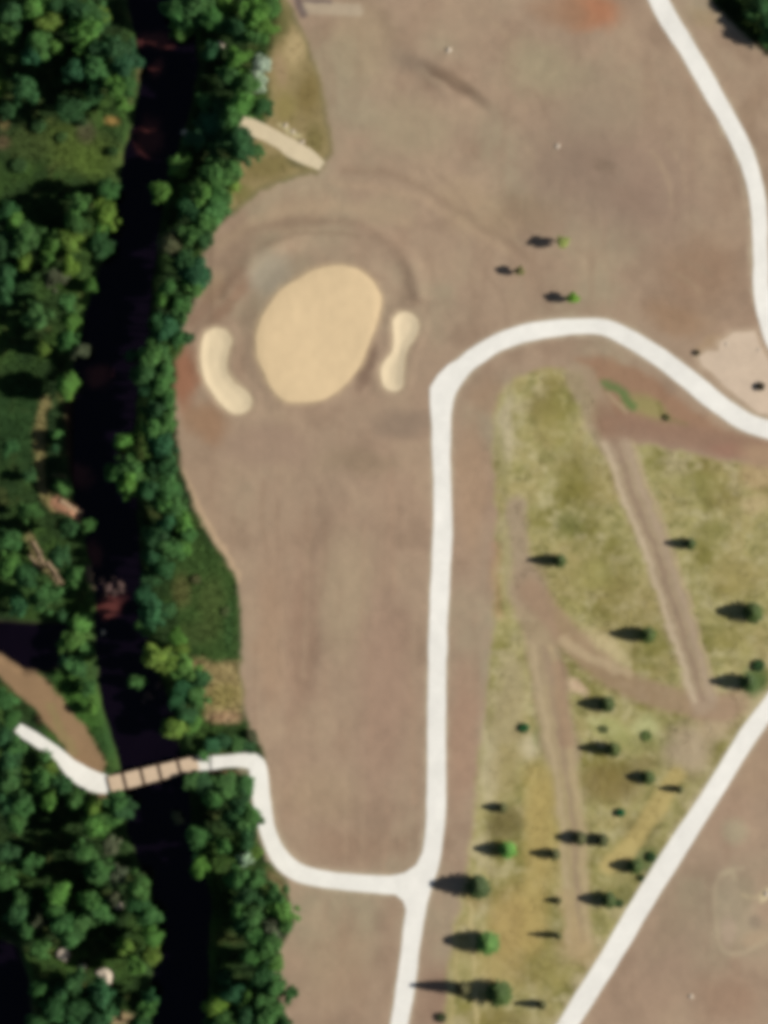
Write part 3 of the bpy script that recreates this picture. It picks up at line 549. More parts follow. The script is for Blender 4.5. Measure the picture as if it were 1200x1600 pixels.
for v in range(4):                        # unit conifer: crown radius 1, height 4
    rng = np.random.default_rng(900 + v); V = []; F = []; Cc = []
    tiers = 15
    for t in range(tiers):
        z = 0.35 + 3.5 * t / tiers; q_ = (t + .5) / tiers; R_ = (min(1, .62 + q_ * 1.3) if q_ < .3 else (1 - ((q_ - .3) / .72) ** 1.7)) * (0.92 + .16 * rng.random()) + 0.04; nb = 13 if t < 11 else 8; of = rng.random() * 6
        for bnum in range(nb):
            a_ = of + 2 * math.pi * bnum / nb + rng.normal() * .09; L = R_ * (0.8 + .35 * rng.random()); dz = -0.16 * L
            for s in range(7):
                f = (s + .6) / 7; cx, cy, cz = math.cos(a_) * L * f, math.sin(a_) * L * f, z + dz * f + 0.12 * f * f
                for side in (-1, 1):
                    sp = 0.26 * (1.1 - f) + 0.06; da = a_ + side * (0.85 + .2 * rng.normal()); l2 = sp * (1 + .3 * rng.random())
                    ex, ey = cx + math.cos(da) * l2, cy + math.sin(da) * l2; w = 0.045
                    px_, py_ = -math.sin(da) * w, math.cos(da) * w; k = len(V)
                    V += [(cx - px_, cy - py_, cz), (cx + px_, cy + py_, cz + .01), (ex + px_ * .4, ey + py_ * .4, cz - .05), (ex - px_ * .4, ey - py_ * .4, cz - .06)]
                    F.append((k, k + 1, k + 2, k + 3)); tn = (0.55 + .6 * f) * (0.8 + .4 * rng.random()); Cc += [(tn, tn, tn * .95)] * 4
            k = len(V); w = 0.05; px_, py_ = -math.sin(a_) * w, math.cos(a_) * w
            V += [(px_, py_, z), (-px_, -py_, z), (math.cos(a_) * L, math.sin(a_) * L, z + dz + .1), (math.cos(a_) * L * .98 + px_, math.sin(a_) * L * .98 + py_, z + dz + .12)]
            F.append((k, k + 1, k + 2, k + 3)); Cc += [(.7, .7, .65)] * 4
    lv, lf, lc = leaf_cloud([(0, 0, 0.9, .7, .6), (0, 0, 1.7, .68, .7), (0, 0, 2.5, .48, .6), (0, 0, 3.2, .22, .5)], 1500, 0.12, rng)
    o = len(V); V += list(map(tuple, lv)); F += [tuple(int(i) + o for i in q) for q in lf]; Cc += list(map(tuple, lc * .7))
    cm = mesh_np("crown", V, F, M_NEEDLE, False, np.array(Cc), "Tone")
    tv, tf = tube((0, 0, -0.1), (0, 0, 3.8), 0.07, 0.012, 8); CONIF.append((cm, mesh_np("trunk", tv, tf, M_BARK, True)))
SHRUB = []
for v in range(4):
    rng = np.random.default_rng(1200 + v); lobes = [(0, 0, .45, .55, .5)] + [(math.cos(a_) * .5, math.sin(a_) * .5, .4 + .3 * rng.random(), .35 + .15 * rng.random(), .4) for a_ in np.linspace(0, 6.28, 7)[:-1] + rng.random()]
    lv, lf, lc = leaf_cloud(lobes, 1500, 0.15, rng); cm = mesh_np("foliage", lv, lf, M_LEAF, False, lc, "Tone")
    tv, tf = join([tube((0, 0, -.1), (lb[0] * .8, lb[1] * .8, lb[2]), .05, .015, 5) for lb in lobes]); SHRUB.append((cm, mesh_np("stem", tv, tf, M_BARK, True)))

def plant(kind, name, px, py, r, h, color, label, cat, group=None, pnames=("crown", "trunk"), lean=True):
    """r in plan units (crown radius), h in metres"""
    lib, H = {"broad": (BROAD, 3.35), "conifer": (CONIF, 3.9), "shrub": (SHRUB, 1.0)}[kind]
    cm, tm = lib[random.randrange(len(lib))]; k = 1 - (h * 0.8 / CAM_H if lean else 0)
    bx, by = 600 + (px - 600) * k, 800 + (py - 800) * k; z = hz(bx, by)
    root = bpy.data.objects.new(name, None); SC.collection.objects.link(root)
    root.location = (float(WX(bx)), float(WY(by)), z - 0.03); root.rotation_euler = (0, 0, random.uniform(0, 6.28)); root.empty_display_size = .5
    s = r * S; sz = (h - min(z, 0)) / H
    c = link(pnames[0], cm, root); ax2 = random.uniform(.82, 1.24) if kind == 'broad' else 1.0; c.scale = (s * ax2, s / ax2 ** .6, sz); c.color = (*[float(q) for q in color], 1)
    t = link(pnames[1], tm, root); t.scale = (s * .9, s * .9, sz)
    tag(root, label, cat, group); return root

# leaf colour kinds (base colours)
LC = {"bright green": (0.120, 0.275, 0.058), "mid green": (0.078, 0.200, 0.056), "dark green": (0.046, 0.132, 0.046), "yellowish green": (0.165, 0.275, 0.050),
      "olive brown": (0.13, 0.155, 0.085), "silvery": (0.44, 0.56, 0.42), "bluish green": (0.042, 0.140, 0.058)}
B_, M_, D_, Y_, O_, V_, T_ = "bright green", "mid green", "dark green", "yellowish green", "olive brown", "silvery", "bluish green"
# groves: landmark phrase, direction along which its trees are counted, trees (x, y, r, kind)
W = {}
W["from the top, at the picture edge above the olive meadow"] = [(18, 22, 27, D_), (8, 52, 22, M_), (36, 140, 30, D_), (4, 138, 16, Y_), (10, 172, 15, D_)]
W["from the top, in the middle file above the olive meadow"] = [(52, 10, 28, B_), (74, 36, 24, Y_), (62, 66, 22, M_), (52, 88, 17, T_), (88, 72, 15, B_), (92, 8, 20, D_), (108, 168, 22, D_), (114, 112, 24, T_)]
W["from the top on the river edge above the olive meadow"] = [(118, 16, 26, D_), (146, 24, 24, M_), (132, 48, 30, B_), (158, 26, 15, Y_), (152, 76, 22, D_), (186, 76, 30, D_), (150, 106, 26, M_), (196, 100, 26, T_), (180, 138, 24, B_), (192, 166, 15, B_), (146, 144, 17, D_), (200, 132, 20, M_)]
W["from the top along the river edge below the olive meadow"] = [(122, 318, 22, M_), (168, 292, 17, M_), (164, 334, 22, Y_), (120, 350, 20, M_), (160, 352, 15, B_), (152, 382, 22, D_), (108, 376, 26, Y_), (80, 378, 20, B_), (108, 412, 18, Y_), (142, 446, 13, B_)]
W["from the top in the shady clump above the grassy glade"] = [(44, 372, 24, M_), (20, 344, 17, B_), (6, 385, 22, D_), (38, 408, 16, Y_), (74, 404, 16, B_), (84, 436, 18, O_), (4, 440, 24, D_), (10, 328, 18, D_)]
W["from the top in the thicket between glade and river"] = [(56, 492, 23, M_), (104, 474, 19, M_), (108, 504, 20, B_), (104, 530, 20, M_), (66, 544, 16, Y_), (124, 548, 14, O_), (102, 604, 21, B_), (104, 612, 15, Y_)]
W["from the top lining the pale sandy trail"] = [(88, 680, 10, M_), (86, 700, 9, D_), (98, 762, 13, M_), (46, 742, 12, D_), (14, 700, 16, D_), (10, 846, 22, M_), (14, 884, 22, B_), (44, 800, 16, M_), (106, 824, 16, D_), (136, 824, 13, M_), (92, 868, 22, D_), (112, 900, 20, M_), (38, 900, 22, D_), (70, 936, 24, M_), (28, 944, 18, T_)]
W["from the top on the tongue between backwater and river"] = [(124, 972, 20, B_), (96, 962, 10, D_), (112, 1002, 19, B_), (134, 1014, 13, M_), (120, 1044, 17, M_), (136, 1074, 14, M_), (142, 1108, 12, B_), (100, 1034, 10, T_)]
W["from the top hiding the outer end of the white path"] = [(6, 1092, 22, M_), (16, 1122, 19, M_), (4, 1150, 22, D_), (22, 1166, 18, M_), (14, 1190, 22, D_), (70, 1182, 11, M_), (82, 1196, 12, Y_)]
W["from the top in the crown ring below the white path"] = [(14, 1222, 24, M_), (68, 1222, 22, M_), (36, 1256, 24, M_), (76, 1250, 17, B_), (28, 1284, 18, M_), (98, 1230, 18, D_), (118, 1248, 20, M_), (10, 1260, 18, D_)]
W["from the bridge in the grove below its west end"] = [(148, 1258, 18, Y_), (182, 1256, 17, M_), (150, 1292, 26, B_), (172, 1278, 17, M_), (192, 1266, 18, D_), (132, 1332, 19, M_), (172, 1322, 14, O_), (154, 1362, 22, M_), (182, 1368, 18, O_), (214, 1386, 24, M_)]
W["from the top in the ragged wood at picture edge"] = [(10, 1330, 20, D_), (8, 1372, 22, M_), (46, 1352, 18, M_), (34, 1402, 17, M_), (24, 1430, 20, D_), (88, 1396, 20, B_), (84, 1422, 18, M_), (96, 1444, 24, M_), (60, 1440, 14, O_), (40, 1454, 16, M_)]
W["from the top in the wood west of the dark bend"] = [(140, 1412, 20, M_), (128, 1440, 22, M_), (158, 1426, 20, M_), (178, 1404, 15, O_), (232, 1434, 22, M_), (236, 1464, 20, B_), (212, 1412, 20, D_), (200, 1480, 15, Y_), (236, 1494, 16, Y_), (212, 1506, 18, B_)]
W["from the top in the lowest wood west of the river"] = [(62, 1486, 22, M_), (108, 1466, 18, M_), (60, 1546, 17, M_), (92, 1552, 19, D_), (118, 1540, 20, D_), (84, 1576, 24, D_), (122, 1578, 24, D_), (154, 1554, 22, T_), (172, 1580, 20, D_), (150, 1598, 20, D_), (228, 1580, 20, M_), (234, 1560, 15, T_), (58, 1600, 20, D_), (112, 1610, 22, D_), (216, 1606, 18, D_)]
E = {}
E["from the top in the group above the gravel strip"] = [(278, 12, 26, M_), (284, 42, 22, B_), (308, 10, 26, M_), (330, 24, 22, M_), (350, 8, 18, B_), (398, 24, 28, B_), (420, 8, 20, M_), (414, 42, 20, B_), (372, 46, 20, D_), (302, 34, 18, T_), (392, 52, 20, M_), (350, 36, 16, D_), (330, 78, 17, T_)]
W_E2 = [(372, 90, 20, B_), (404, 100, 17, V_), (404, 128, 13, V_), (358, 116, 18, M_), (386, 134, 22, M_), (378, 160, 24, B_), (410, 168, 19, D_), (322, 158, 19, M_), (346, 166, 22, D_), (330, 190, 26, T_), (310, 212, 20, T_), (362, 184, 22, M_), (346, 216, 26, D_), (378, 226, 24, D_), (400, 236, 13, M_)]
E["from the top in the row beside the gravel strip"] = W_E2
E["from the top in the clump below the gravel strip"] = [(280, 258, 19, B_), (248, 300, 19, B_), (292, 296, 10, M_), (314, 300, 20, B_), (334, 272, 22, M_), (340, 252, 20, D_), (358, 268, 18, M_), (338, 304, 20, M_), (304, 330, 17, D_), (334, 328, 20, M_), (364, 290, 13, Y_), (318, 350, 20, M_), (290, 322, 14, D_)]
E["from the top in the row beside the tan green"] = [(266, 384, 22, O_), (298, 370, 20, M_), (318, 374, 16, D_), (286, 408, 20, D_), (304, 426, 24, T_), (296, 446, 20, M_), (262, 452, 18, M_), (258, 468, 16, B_), (282, 470, 17, M_), (278, 490, 18, M_), (262, 516, 20, T_), (276, 528, 16, D_), (294, 526, 9, D_), (248, 506, 18, D_)]
E["from the top in the belt beside the bean shaped bunker"] = [(208, 556, 15, T_), (238, 556, 22, M_), (254, 548, 17, M_), (230, 584, 22, D_), (256, 584, 22, M_), (250, 604, 20, M_), (228, 608, 15, T_), (262, 628, 17, M_), (240, 642, 20, D_), (262, 656, 20, M_), (238, 672, 20, M_), (252, 696, 22, T_), (196, 688, 17, B_), (190, 700, 12, Y_)]
E["from the top on the bend inside the pale dirt edge"] = [(180, 738, 19, M_), (204, 736, 26, M_), (202, 756, 22, B_), (238, 730, 20, D_), (262, 726, 19, D_), (232, 762, 20, D_), (258, 762, 20, M_), (272, 790, 18, M_), (254, 788, 20, M_), (260, 820, 20, T_), (282, 818, 17, B_), (292, 836, 14, M_), (246, 838, 22, D_), (266, 856, 20, M_), (284, 856, 16, B_)]
E["from the top between the river and green slope"] = [(238, 872, 18, T_), (254, 888, 17, D_), (234, 904, 17, D_), (228, 932, 19, T_), (236, 962, 22, T_), (258, 952, 13, D_), (226, 982, 13, M_), (276, 994, 14, B_), (282, 1014, 13, Y_), (242, 1026, 24, Y_), (262, 1042, 14, Y_), (214, 1066, 12, M_)]
E["from the top between yellow grass bank and bridge"] = [(290, 1048, 22, B_), (312, 1064, 15, D_), (288, 1074, 20, T_), (306, 1090, 20, M_), (276, 1094, 16, T_), (272, 1136, 17, Y_), (300, 1134, 13, B_), (292, 1114, 17, D_), (334, 1164, 14, T_), (352, 1158, 13, D_), (318, 1182, 8, M_), (372, 1162, 12, M_), (394, 1152, 12, O_), (390, 1166, 11, D_)]
E["from the bridge in the grove beside the bending path"] = [(300, 1222, 16, M_), (322, 1226, 20, D_), (350, 1226, 20, M_), (334, 1250, 17, M_), (382, 1232, 17, M_), (376, 1256, 20, D_), (392, 1276, 17, M_), (382, 1290, 20, M_), (366, 1278, 16, D_), (276, 1278, 10, O_), (310, 1310, 16, M_), (312, 1358, 18, B_), (352, 1322, 14, M_), (328, 1308, 10, D_), (386, 1312, 18, D_), (382, 1342, 14, V_), (306, 1336, 9, T_), (398, 1330, 13, Y_)]
E["from the top in the strip below the bending path"] = [(374, 1372, 20, M_), (400, 1376, 20, M_), (382, 1396, 20, D_), (404, 1404, 18, D_), (430, 1398, 20, M_), (440, 1424, 20, B_), (372, 1424, 16, M_), (396, 1428, 20, M_), (442, 1446, 16, M_), (424, 1452, 20, O_), (400, 1462, 22, M_), (378, 1450, 15, D_)]
E["from the top in the lowest strip east of the river"] = [(418, 1478, 22, M_), (396, 1492, 20, M_), (424, 1506, 15, B_), (412, 1526, 20, D_), (430, 1542, 22, M_), (452, 1556, 14, M_), (352, 1528, 13, T_), (362, 1554, 20, T_), (388, 1556, 20, B_), (410, 1560, 20, M_), (336, 1576, 16, Y_), (352, 1590, 18, M_), (386, 1590, 20, D_), (420, 1586, 22, M_), (440, 1600, 17, D_), (400, 1612, 20, M_), (336, 1606, 17, D_)]
NE = {"from the top in the corner wood above the path": [(1192, 8, 15, D_), (1174, 22, 11, M_), (1204, 34, 14, D_), (1198, 62, 11, M_), (1222, 50, 18, D_)]}
ORD = ["first", "second", "third", "fourth", "fifth", "sixth", "seventh", "eighth", "ninth", "tenth", "eleventh", "twelfth", "thirteenth", "fourteenth", "fifteenth", "sixteenth", "seventeenth", "eighteenth"]
NTREE = 0
for D, grp in ((W, "broadleaf trees in the wood west of the river"), (E, "broadleaf trees lining the east bank"), (NE, "trees in the corner wood")):
    for phrase, trees in D.items():
        cnt = {}
        for (x, y, r, c) in sorted(trees, key=lambda t: t[1]):
            i = cnt.get(c, 0); cnt[c] = i + 1
            base = np.array(LC[c]) * (0.85 + 0.3 * random.random()) * np.array([0.92 + .16 * random.random(), 1, 0.9 + .2 * random.random()])
            h = {True: 3.2, False: 7.2}[D is NE] + r * S * 2.2 + random.uniform(-.6, 1.6)
            if r < 14: h = max(2.6, r * S * 2.8) + random.uniform(0, .8)
            if D is E and r >= 14: h += 1.6
            if D is E and 1140 < y < 1200: h = 2.3
            elif D is E and 1200 < y < 1245: h = 3.6
            elif D is E and (150 < y < 262 or 28 < y < 62) and x < 350: h = min(h, 6.5)
            elif D is E and 1040 < y <= 1140: h = min(h, 8.0)
            elif D is W and 960 < y < 1120 and x > 90: h = min(h, 4.5)
            size = "big" if r >= 24 else ("small" if r < 15 else "")
            only = sum(1 for t in trees if t[3] == c) == 1
            lab = " ".join(q for q in ((("the only" if only else ORD[i]), c, "tree", phrase.replace("from the top, ", "").replace("from the top ", "").replace("from the bridge ", "") if only else phrase)) if q)
            cat = "tree"
            plant("broad", "silver_leaved_tree" if c == V_ else "broadleaf_tree", x, y, r * (.97 if D is W else 1.04) * random.uniform(.86, 1.2), h, base, lab, cat, grp); NTREE += 1

# conifers on the rough and the bare soil: shadow tip x is plan tipx
CON = [("broad", 879, 377, 10, 825, (0.26, 0.30, 0.10), "pale yellow green sapling standing on bare soil, uppermost of three"),
       ("broad", 813, 422, 8, 773, (0.20, 0.20, 0.08), "thin brownish sapling standing on bare soil, left one of three"),
       ("broad", 896, 464, 10, 850, (0.15, 0.30, 0.04), "bright green sapling on bare soil just above the bend of the path"),
       ("conifer", 874, 877, 11, 820, (0.05, 0.10, 0.03), "dark conifer beside the narrow start of the dirt track"),
       ("conifer", 1078, 850, 10, 1036, (0.04, 0.09, 0.03), "small dark conifer touching the dirt track, highest in the rough"),
       ("conifer", 1176, 958, 17, 1116, (0.055, 0.12, 0.03), "broad conifer with a wide round shadow, out in the olive rough"),
       ("conifer", 1012, 993, 14, 952, (0.06, 0.12, 0.03), "conifer with a long shadow in the wedge between two dirt tracks"),
       ("conifer", 1170, 1068, 15, 1106, (0.05, 0.13, 0.04), "conifer on the green patch beside the diagonal path"),
       ("conifer", 948, 1102, 13, 900, (0.05, 0.10, 0.03), "conifer beside the pinkish patch at the fork of the dirt tracks"),
       ("conifer", 958, 1172, 12.5, 900, (0.07, 0.11, 0.03), "conifer below the pale yellow grass patches"),
       ("conifer", 1012, 1216, 12, 976, (0.05, 0.10, 0.03), "short conifer on the dark olive patch below the pale gravel"),
       ("conifer", 1062, 1234, 7, 1028, (0.12, 0.12, 0.06), "tiny brownish conifer at the top of the yellow grass strip"),
       ("conifer", 784, 1263, 9, 750, (0.11, 0.11, 0.05), "faint olive conifer alone near the long path, above the bright one"),
       ("conifer", 792, 1330, 14, 738, (0.08, 0.30, 0.05), "vivid green conifer, brightest of those near the path junction"),
       ("conifer", 866, 1336, 10, 826, (0.12, 0.12, 0.06), "slim brownish conifer on the yellow grass, left of the dirt track"),
       ("conifer", 905, 1311, 12, 866, (0.10, 0.10, 0.055), "greyish conifer standing on the dirt track, west one of a touching pair"),
       ("conifer", 940, 1314, 11.5, 902, (0.08, 0.09, 0.045), "greyish conifer beside the dirt track, east one of a touching pair"),
       ("conifer", 992, 1355, 13, 950, (0.06, 0.13, 0.035), "conifer close to the diagonal path, below the yellow grass strip"),
       ("conifer", 872, 1408, 6, 850, (0.12, 0.10, 0.05), "tiniest brownish sapling left of the lower dirt track"),
       ("conifer", 950, 1408, 13.5, 900, (0.05, 0.11, 0.035), "dark conifer nearest the diagonal path in its lower half"),
       ("conifer", 872, 1464, 6.5, 822, (0.12, 0.12, 0.06), "thin olive conifer with a faint streak of shadow, in yellow grass"),
       ("conifer", 746, 1388, 20, 668, (0.04, 0.10, 0.04), "large dark conifer right beside the path junction"),
       ("conifer", 760, 1476, 20, 690, (0.055, 0.19, 0.045), "large green conifer, middle one of the three tall ones near the path"),
       ("conifer", 778, 1555, 22, 696, (0.055, 0.14, 0.035), "largest conifer, lowest of the three tall ones near the path"),
       ("conifer", 722, 1548, 12, 636, (0.09, 0.07, 0.045), "thin brown topped conifer casting its shadow onto the long path"),
       ("conifer", 846, 1572, 8, 800, (0.11, 0.10, 0.05), "faint brownish sapling lowest in the yellow grass")]
for kd, x, y, r, tip, col, lab in CON:
    Ls = max(20, x - tip) * S; h = Ls * math.tan(math.radians(SUN_EL)) * 1.0
    if kd == "broad":
        plant("broad", "sapling", x, y, r * 1.1, h * .95, np.array(col) * 1.5, lab, "sapling", "saplings on the bare soil"); continue
    plant(kd, "conifer", x + r * .12, y, r * .93, h, (np.array(col) * .55 + np.array((.045, .05, .012))) * (1 if col[1] < .18 else 1.5), lab, "conifer" if r > 9.6 else "sapling", "conifers scattered over the rough and bare soil")
SHR = [(1189, 604, 8, 1.3, (0.07, 0.06, 0.04), "dark brown shrub on the crushed stone pad"), (819, 1137, 9, 1.0, (0.03, 0.15, 0.05), "round dark green shrub on the pale verge of the dirt track"), (970, 1270, 8, 1.1, (0.02, 0.15, 0.06), "bluish green shrub beside the yellow grass strip"),
       (1090, 551, 5, 0.8, (0.10, 0.09, 0.04), "small brown shrub at the tip of the crushed stone pad"), 
       
       (1042, 652, 6, .6, (0.12, 0.13, 0.05), "olive shrub beside the dark dirt crossing"), 
       (1186, 1040, 11, 1.2, (0.05, 0.12, 0.04), "bushy green shrub beyond the conifer by the diagonal path"),
       (1018, 1340, 9, .9, (0.05, 0.12, 0.04), "green shrub on the verge of the diagonal path"), (1003, 1372, 6, .7, (0.06, 0.12, 0.04), "little green shrub between two conifers and the diagonal path"),
       (968, 1412, 8, .7, (0.06, 0.12, 0.04), "green shrub against the dark conifer by the diagonal path"), (1010, 1150, 10, .5, (0.14, 0.20, 0.06), "pale green shrub on the yellow grass patch"),
       (944, 1140, 8, .5, (0.15, 0.18, 0.07), "pale green shrub just below the fork conifer"), 
       
       (690, 1590, 9, 1.0, (0.07, 0.09, 0.04), "dusty shrub at the bottom edge near the long path"), 
       (352, 955, 8, .7, (0.12, 0.16, 0.06), "pale shrub on the green slope beside the soil"), (306, 905, 9, .7, (0.12, 0.13, 0.05), "dry shrub at the top of the green slope"),
       (60, 196, 13, 2.0, (0.05, 0.12, 0.04), "low green shrub at the top left of the olive meadow"), (96, 214, 10, 1.2, (0.07, 0.14, 0.04), "olive green shrub in the middle of the olive meadow"),
       (128, 190, 9, 1.6, (0.05, 0.11, 0.04), "dark shrub under the crowns at the top of the olive meadow"), (30, 258, 14, 1.6, (0.06, 0.13, 0.04), "broad low shrub at the bottom left of the olive meadow"),
       (176, 236, 9, 1.4, (0.06, 0.13, 0.04), "green shrub on the river side of the olive meadow"), (60, 1124, 5, .7, (0.06, 0.06, 0.03), "dark shrub on the bare dirt bank")]
for x, y, r, h, col, lab in SHR: plant("shrub", "shrub", x, y, r, h, col, lab, "shrub", "shrubs dotted over the open ground", ("foliage", "stem"))

# ------------------------------------------------------------------ rocks and driftwood
import bmesh
ROCKS = []
for v in range(4):
    bm = bmesh.new(); bmesh.ops.create_icosphere(bm, subdivisions=2, radius=1.0); rng = random.Random(30 + v)
    ph = [rng.uniform(0, 6) for _ in range(4)]
    for q in bm.verts:
        f = 1 + .16 * math.sin(q.co.x * 3 + ph[0]) + .14 * math.sin(q.co.y * 4 + ph[1]) + .1 * math.sin(q.co.z * 5 + ph[2]) + rng.uniform(-.05, .05); q.co *= f; q.co.z *= .6
    me = bpy.data.meshes.new("rock"); bm.to_mesh(me); bm.free(); ROCKS.append(me)
def rock(x, y, r, lab, pale=False, z=None, grp=None):
    me = ROCKS[random.randrange(4)].copy(); me.materials.append(M_PALEROCK if pale else M_ROCK)
    o = link("rock", me); o.location = (float(WX(x)), float(WY(y)), (hz(x, y) if z is None else z) + r * S * .25); o.scale = (r * S, r * S * random.uniform(.7, 1), r * S * random.uniform(.7, 1))
    o.rotation_euler = (0, 0, random.uniform(0, 6)); tag(o, lab, "rock", grp)
RZ = -1.75
for i, (x, y, r) in enumerate([(158, 906, 6), (168, 918, 8), (178, 926, 6), (187, 914, 7), (163, 930, 5), (176, 904, 5), (190, 924, 4)]):
    rock(x, y, r, f"{['broad', 'biggest brown', 'flat brown', 'narrow', 'lowest brown', 'topmost pinkish', 'outermost small'][i]} rock in the stony bar across the river", False, RZ, "rocks of the stony river bar")
for x, y, r, lab in [(232, 1088, 8, "pale bluish rock at the river edge under the yellow green tree"), (247, 1072, 7, "pinkish rock at the river edge beside the pale bluish one"), (224, 1096, 4, "little rock below the pale bluish one at the water"), (160, 989, 4, "single pale rock near the west shore below the stony bar"),
                 (289, 206, 6, "pale rock between the dark river and the gravel strip trees"), (345, 70, 6, "pale rock showing through the topmost east bank trees"), (340, 177, 6, "greyish rock in the gap of the east bank trees"), (100, 1489, 11, "large tan boulder in a gap of the lowest wood"),
                 (129, 1511, 6, "small tan boulder between two pale ones in the lowest wood"), (168, 1527, 12, "large pale boulder at the river end of the lowest wood gap"), (159, 1520, 9, "pale boulder pressed against the largest one"), (157, 77, 8, "tan rock showing between crowns above the olive meadow"),
                 (186, 1416, 6, "brown rock beside the wood west of the dark bend")]:
    rock(x, y, r, lab, not (200 < x < 260 and y > 1000), RZ if 200 < x < 260 and y > 1000 or x == 160 else (3.0 if False else None))
for x, y, r, lab in [(701, 79, 4.5, "pale stone lying on bare soil near the dark streak"), (871, 229, 4, "pale stone lone in the middle of the upper bare soil"), (1080, 1557, 4, "pale stone on bare soil below the diagonal path"), (1136, 537, 3, "pale stone on the crushed stone pad, left one"), (1186, 547, 3, "pale stone on the crushed stone pad, right one"),
                 (428, 1518, 3, "small pale stone beside the lowest east bank strip"), (446, 196, 4, "pale stone above the gravel strip, upper one"), (458, 206, 3.5, "pale stone above the gravel strip, middle one"), (472, 222, 4, "pale stone touching the gravel strip"), (1198, 1396, 5, "pale stone where the faint mound outlines meet")]:
    rock(x, y, r, lab, True)
def log(x0, y0, x1, y1, r, lab, z=None):
    root = bpy.data.objects.new("fallen_log", None); SC.collection.objects.link(root); z0 = hz(x0, y0) if z is None else z; z1 = hz(x1, y1) if z is None else z
    root.location = (float(WX(x0)), float(WY(y0)), z0); tag(root, lab, "log", "bleached logs stranded west of the river")
    dx, dy, dz = float(WX(x1) - WX(x0)), float(WY(y1) - WY(y0)), z1 - z0
    v, f = tube((0, 0, r), (dx, dy, dz + r), r, r * .6, 8, (0.1, .15, .1)); link("stem", mesh_np("stem", v, f, M_DEADWOOD, True), root)
    for k in range(3):
        t = .35 + .2 * k; a_ = math.atan2(dy, dx) + random.choice((-1, 1)) * .8
        v, f = tube((dx * t, dy * t, dz * t + r), (dx * t + math.cos(a_) * 1.3, dy * t + math.sin(a_) * 1.3, dz * t + r + .4), r * .5, r * .2, 6); link("branch", mesh_np("branch", v, f, M_DEADWOOD, True), root)
log(52, 846, 70, 884, .28, "pale fallen log on the grass above the backwater, upper one"); log(74, 878, 97, 912, .30, "pale fallen log on the grass above the backwater, lower one"); log(94, 782, 126, 806, .34, "pinkish fallen log at the end of the sandy trail by the river")
log(46, 868, 62, 890, .2, "short pale log lying beside the two longer ones")

# ------------------------------------------------------------------ ground cover
def scatter(name, test, n, size, hgt, bright, label, seed, box):
    rng = np.random.default_rng(seed); x = rng.uniform(box[0], box[2], n * 3); y = rng.uniform(box[1], box[3], n * 3); w = test(x, y); ok = rng.random(n * 3) < w
    x, y = x[ok][:n], y[ok][:n]; m = len(x); z = height(x, y); col = ground_color(x, y) * (bright * (0.7 + .6 * rng.random(m)))[:, None]
    X, Y = WX(x), WY(y); V = []; Cn = []
    for k in range(3):
        a_ = rng.uniform(0, 6.28, m); s = size * (0.5 + rng.random(m)); dx, dy = np.cos(a_) * s, np.sin(a_) * s; l1, l2 = rng.normal(size=m) * hgt * .5, rng.normal(size=m) * hgt * .5
        V.append(np.stack([np.stack([X - dx, Y - dy, z - .03], 1), np.stack([X + dx, Y + dy, z - .02], 1), np.stack([X + l1, Y + l2, z + hgt * (.5 + rng.random(m))], 1)], 1).reshape(-1, 3)); Cn.append(np.repeat(col, 3, 0))
    V = np.concatenate(V); Cn = np.concatenate(Cn); F = np.arange(len(V)).reshape(-1, 3)
    o = link(name, mesh_np(name, V, F, M_TUFT, False, Cn)); tag(o, kind="stuff"); o["label"] = label
def t_rough(x, y):
    s = poly_sd(x, y, ROUGH); w = (s < 0) * np.clip(.25 + .9 * (fbm(x, y, 1 / 20, 3, 77) + .3), 0, 1)
    for tr, ww in ((TR1, 24), (TR2[3:], 24), (TR3, 20)): w = w * (line_dist(x, y, tr) > ww)
    for cp in ([(895, 1588), (1058, 1325), (1202, 1104)],): w = w * (line_dist(x, y, cp) > 18)
    return w
scatter("rough_grass", t_rough, 30000, .10, .11, 1.12, "olive rough grass tufts between the paths", 5, (760, 570, 1220, 1620))
def t_wood(x, y):
    s = poly_sd(x, y, WOOD); l, r = river_lr(y); d = np.maximum(l - x, x - r)
    w = (s < -3) * (d > 12) * (poly_sd(x, y, POND) > 8) * (poly_sd(x, y, POND2) > 8) * (line_dist(x, y, [(-60, 1000), (0, 1032), (40, 1066), (80, 1106), (116, 1150), (142, 1196)]) > 22)
    w = w * (line_dist(x, y, [(0, 1122), (56, 1155), (96, 1184), (132, 1214), (172, 1227), (308, 1193), (384, 1188), (405, 1215), (413, 1278), (433, 1333)]) > 20) * (line_dist(x, y, [(377, 190), (503, 260)]) > 15)
    return w * np.where(poly_in(x, y, DRY), .08, 1.0)
scatter("undergrowth", t_wood, 42000, .16, .26, 1.15, "green undergrowth and weeds on the wooded riverbanks", 6, (-40, -40, 520, 1640))
def t_ne(x, y): return (poly_sd(x, y, CORNER) < 0) * 1.0
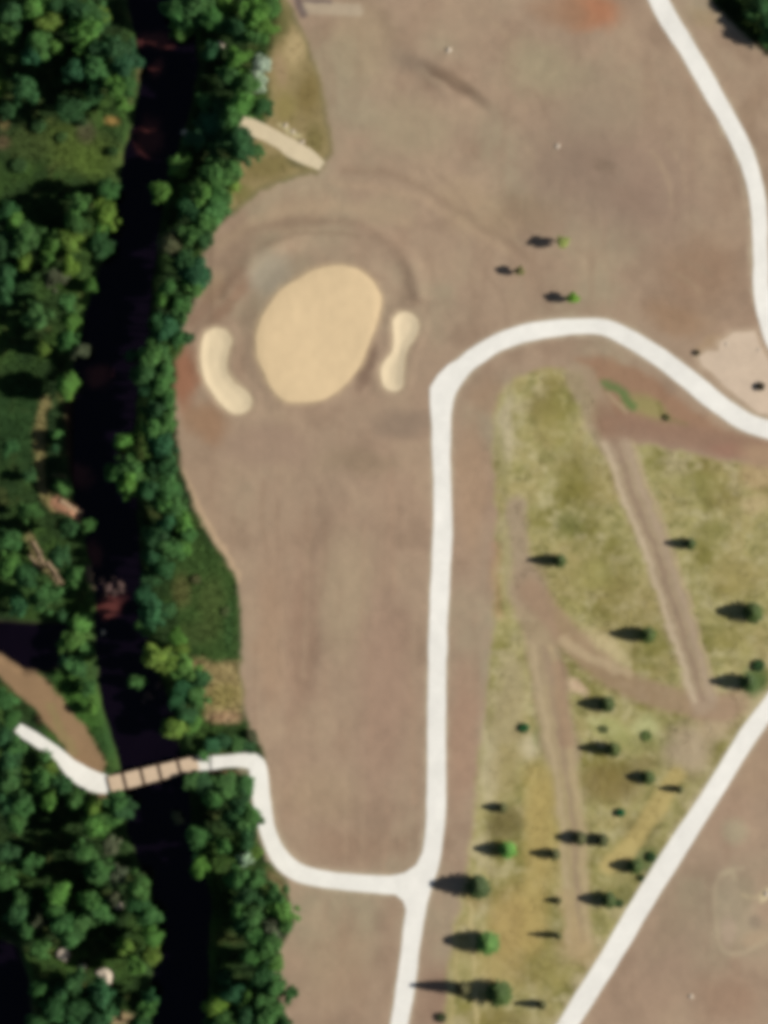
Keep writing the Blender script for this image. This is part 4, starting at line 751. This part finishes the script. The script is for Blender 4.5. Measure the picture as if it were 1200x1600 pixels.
scatter("undergrowth", t_ne, 3000, .16, .45, 1.1, "green undergrowth in the upper corner above the path", 8, (1090, -30, 1240, 140))
# loose clods and stones on the graded soil
rng = np.random.default_rng(9); n = 9000; x = rng.uniform(270, 1230, n); y = rng.uniform(-30, 1630, n)
ok = (poly_sd(x, y, SOIL_EDGE + [(3000, 2200), (3000, -400)]) < -4) & (poly_sd(x, y, ROUGH) > 4) & (poly_sd(x, y, GREEN[::3]) > 3) & (poly_sd(x, y, BUNK_L[::3]) > 2) & (poly_sd(x, y, BUNK_R[::3]) > 2) & (fbm(x, y, 1 / 60, 3, 88) > -.15)
for cp in ([(625, 1595), (656, 1395), (681, 1260), (683, 1050), (691, 830), (689, 700), (700, 606), (766, 542), (860, 513), (945, 512), (1030, 558), (1120, 629), (1200, 671), (1340, 690)], [(1008, -50), (1079, 84), (1150, 210), (1186, 340), (1190, 450), (1217, 545), (1320, 660)],
           [(860, 1645), (1058, 1325), (1202, 1104), (1330, 950)], [(384, 1188), (405, 1215), (413, 1278), (433, 1333), (475, 1367), (570, 1380), (655, 1382)]): ok &= line_dist(x, y, cp) > 19
x, y = x[ok], y[ok]; m = len(x); z = height(x, y); s = .05 + .10 * rng.random(m) ** 3; X, Y = WX(x), WY(y); col = ground_color(x, y) * (.8 + .5 * rng.random(m))[:, None]
oct_ = np.array([(1, 0, 0), (0, 1, 0), (-1, 0, 0), (0, -1, 0), (0, 0, .7), (0, 0, -.5)]); V = (np.stack([X, Y, z], 1)[:, None, :] + oct_[None] * s[:, None, None] * (1 + .35 * rng.normal(size=(m, 6, 1)))).reshape(-1, 3)
Fo = np.array([(0, 1, 4), (1, 2, 4), (2, 3, 4), (3, 0, 4), (1, 0, 5), (2, 1, 5), (3, 2, 5), (0, 3, 5)]); F = (np.arange(m)[:, None, None] * 6 + Fo[None]).reshape(-1, 3)
o = link("soil_clods", mesh_np("soil_clods", V, F, M_TUFT, False, np.repeat(col, 6, 0))); tag(o, kind="stuff"); o["label"] = "loose clods and stones on the bare soil"
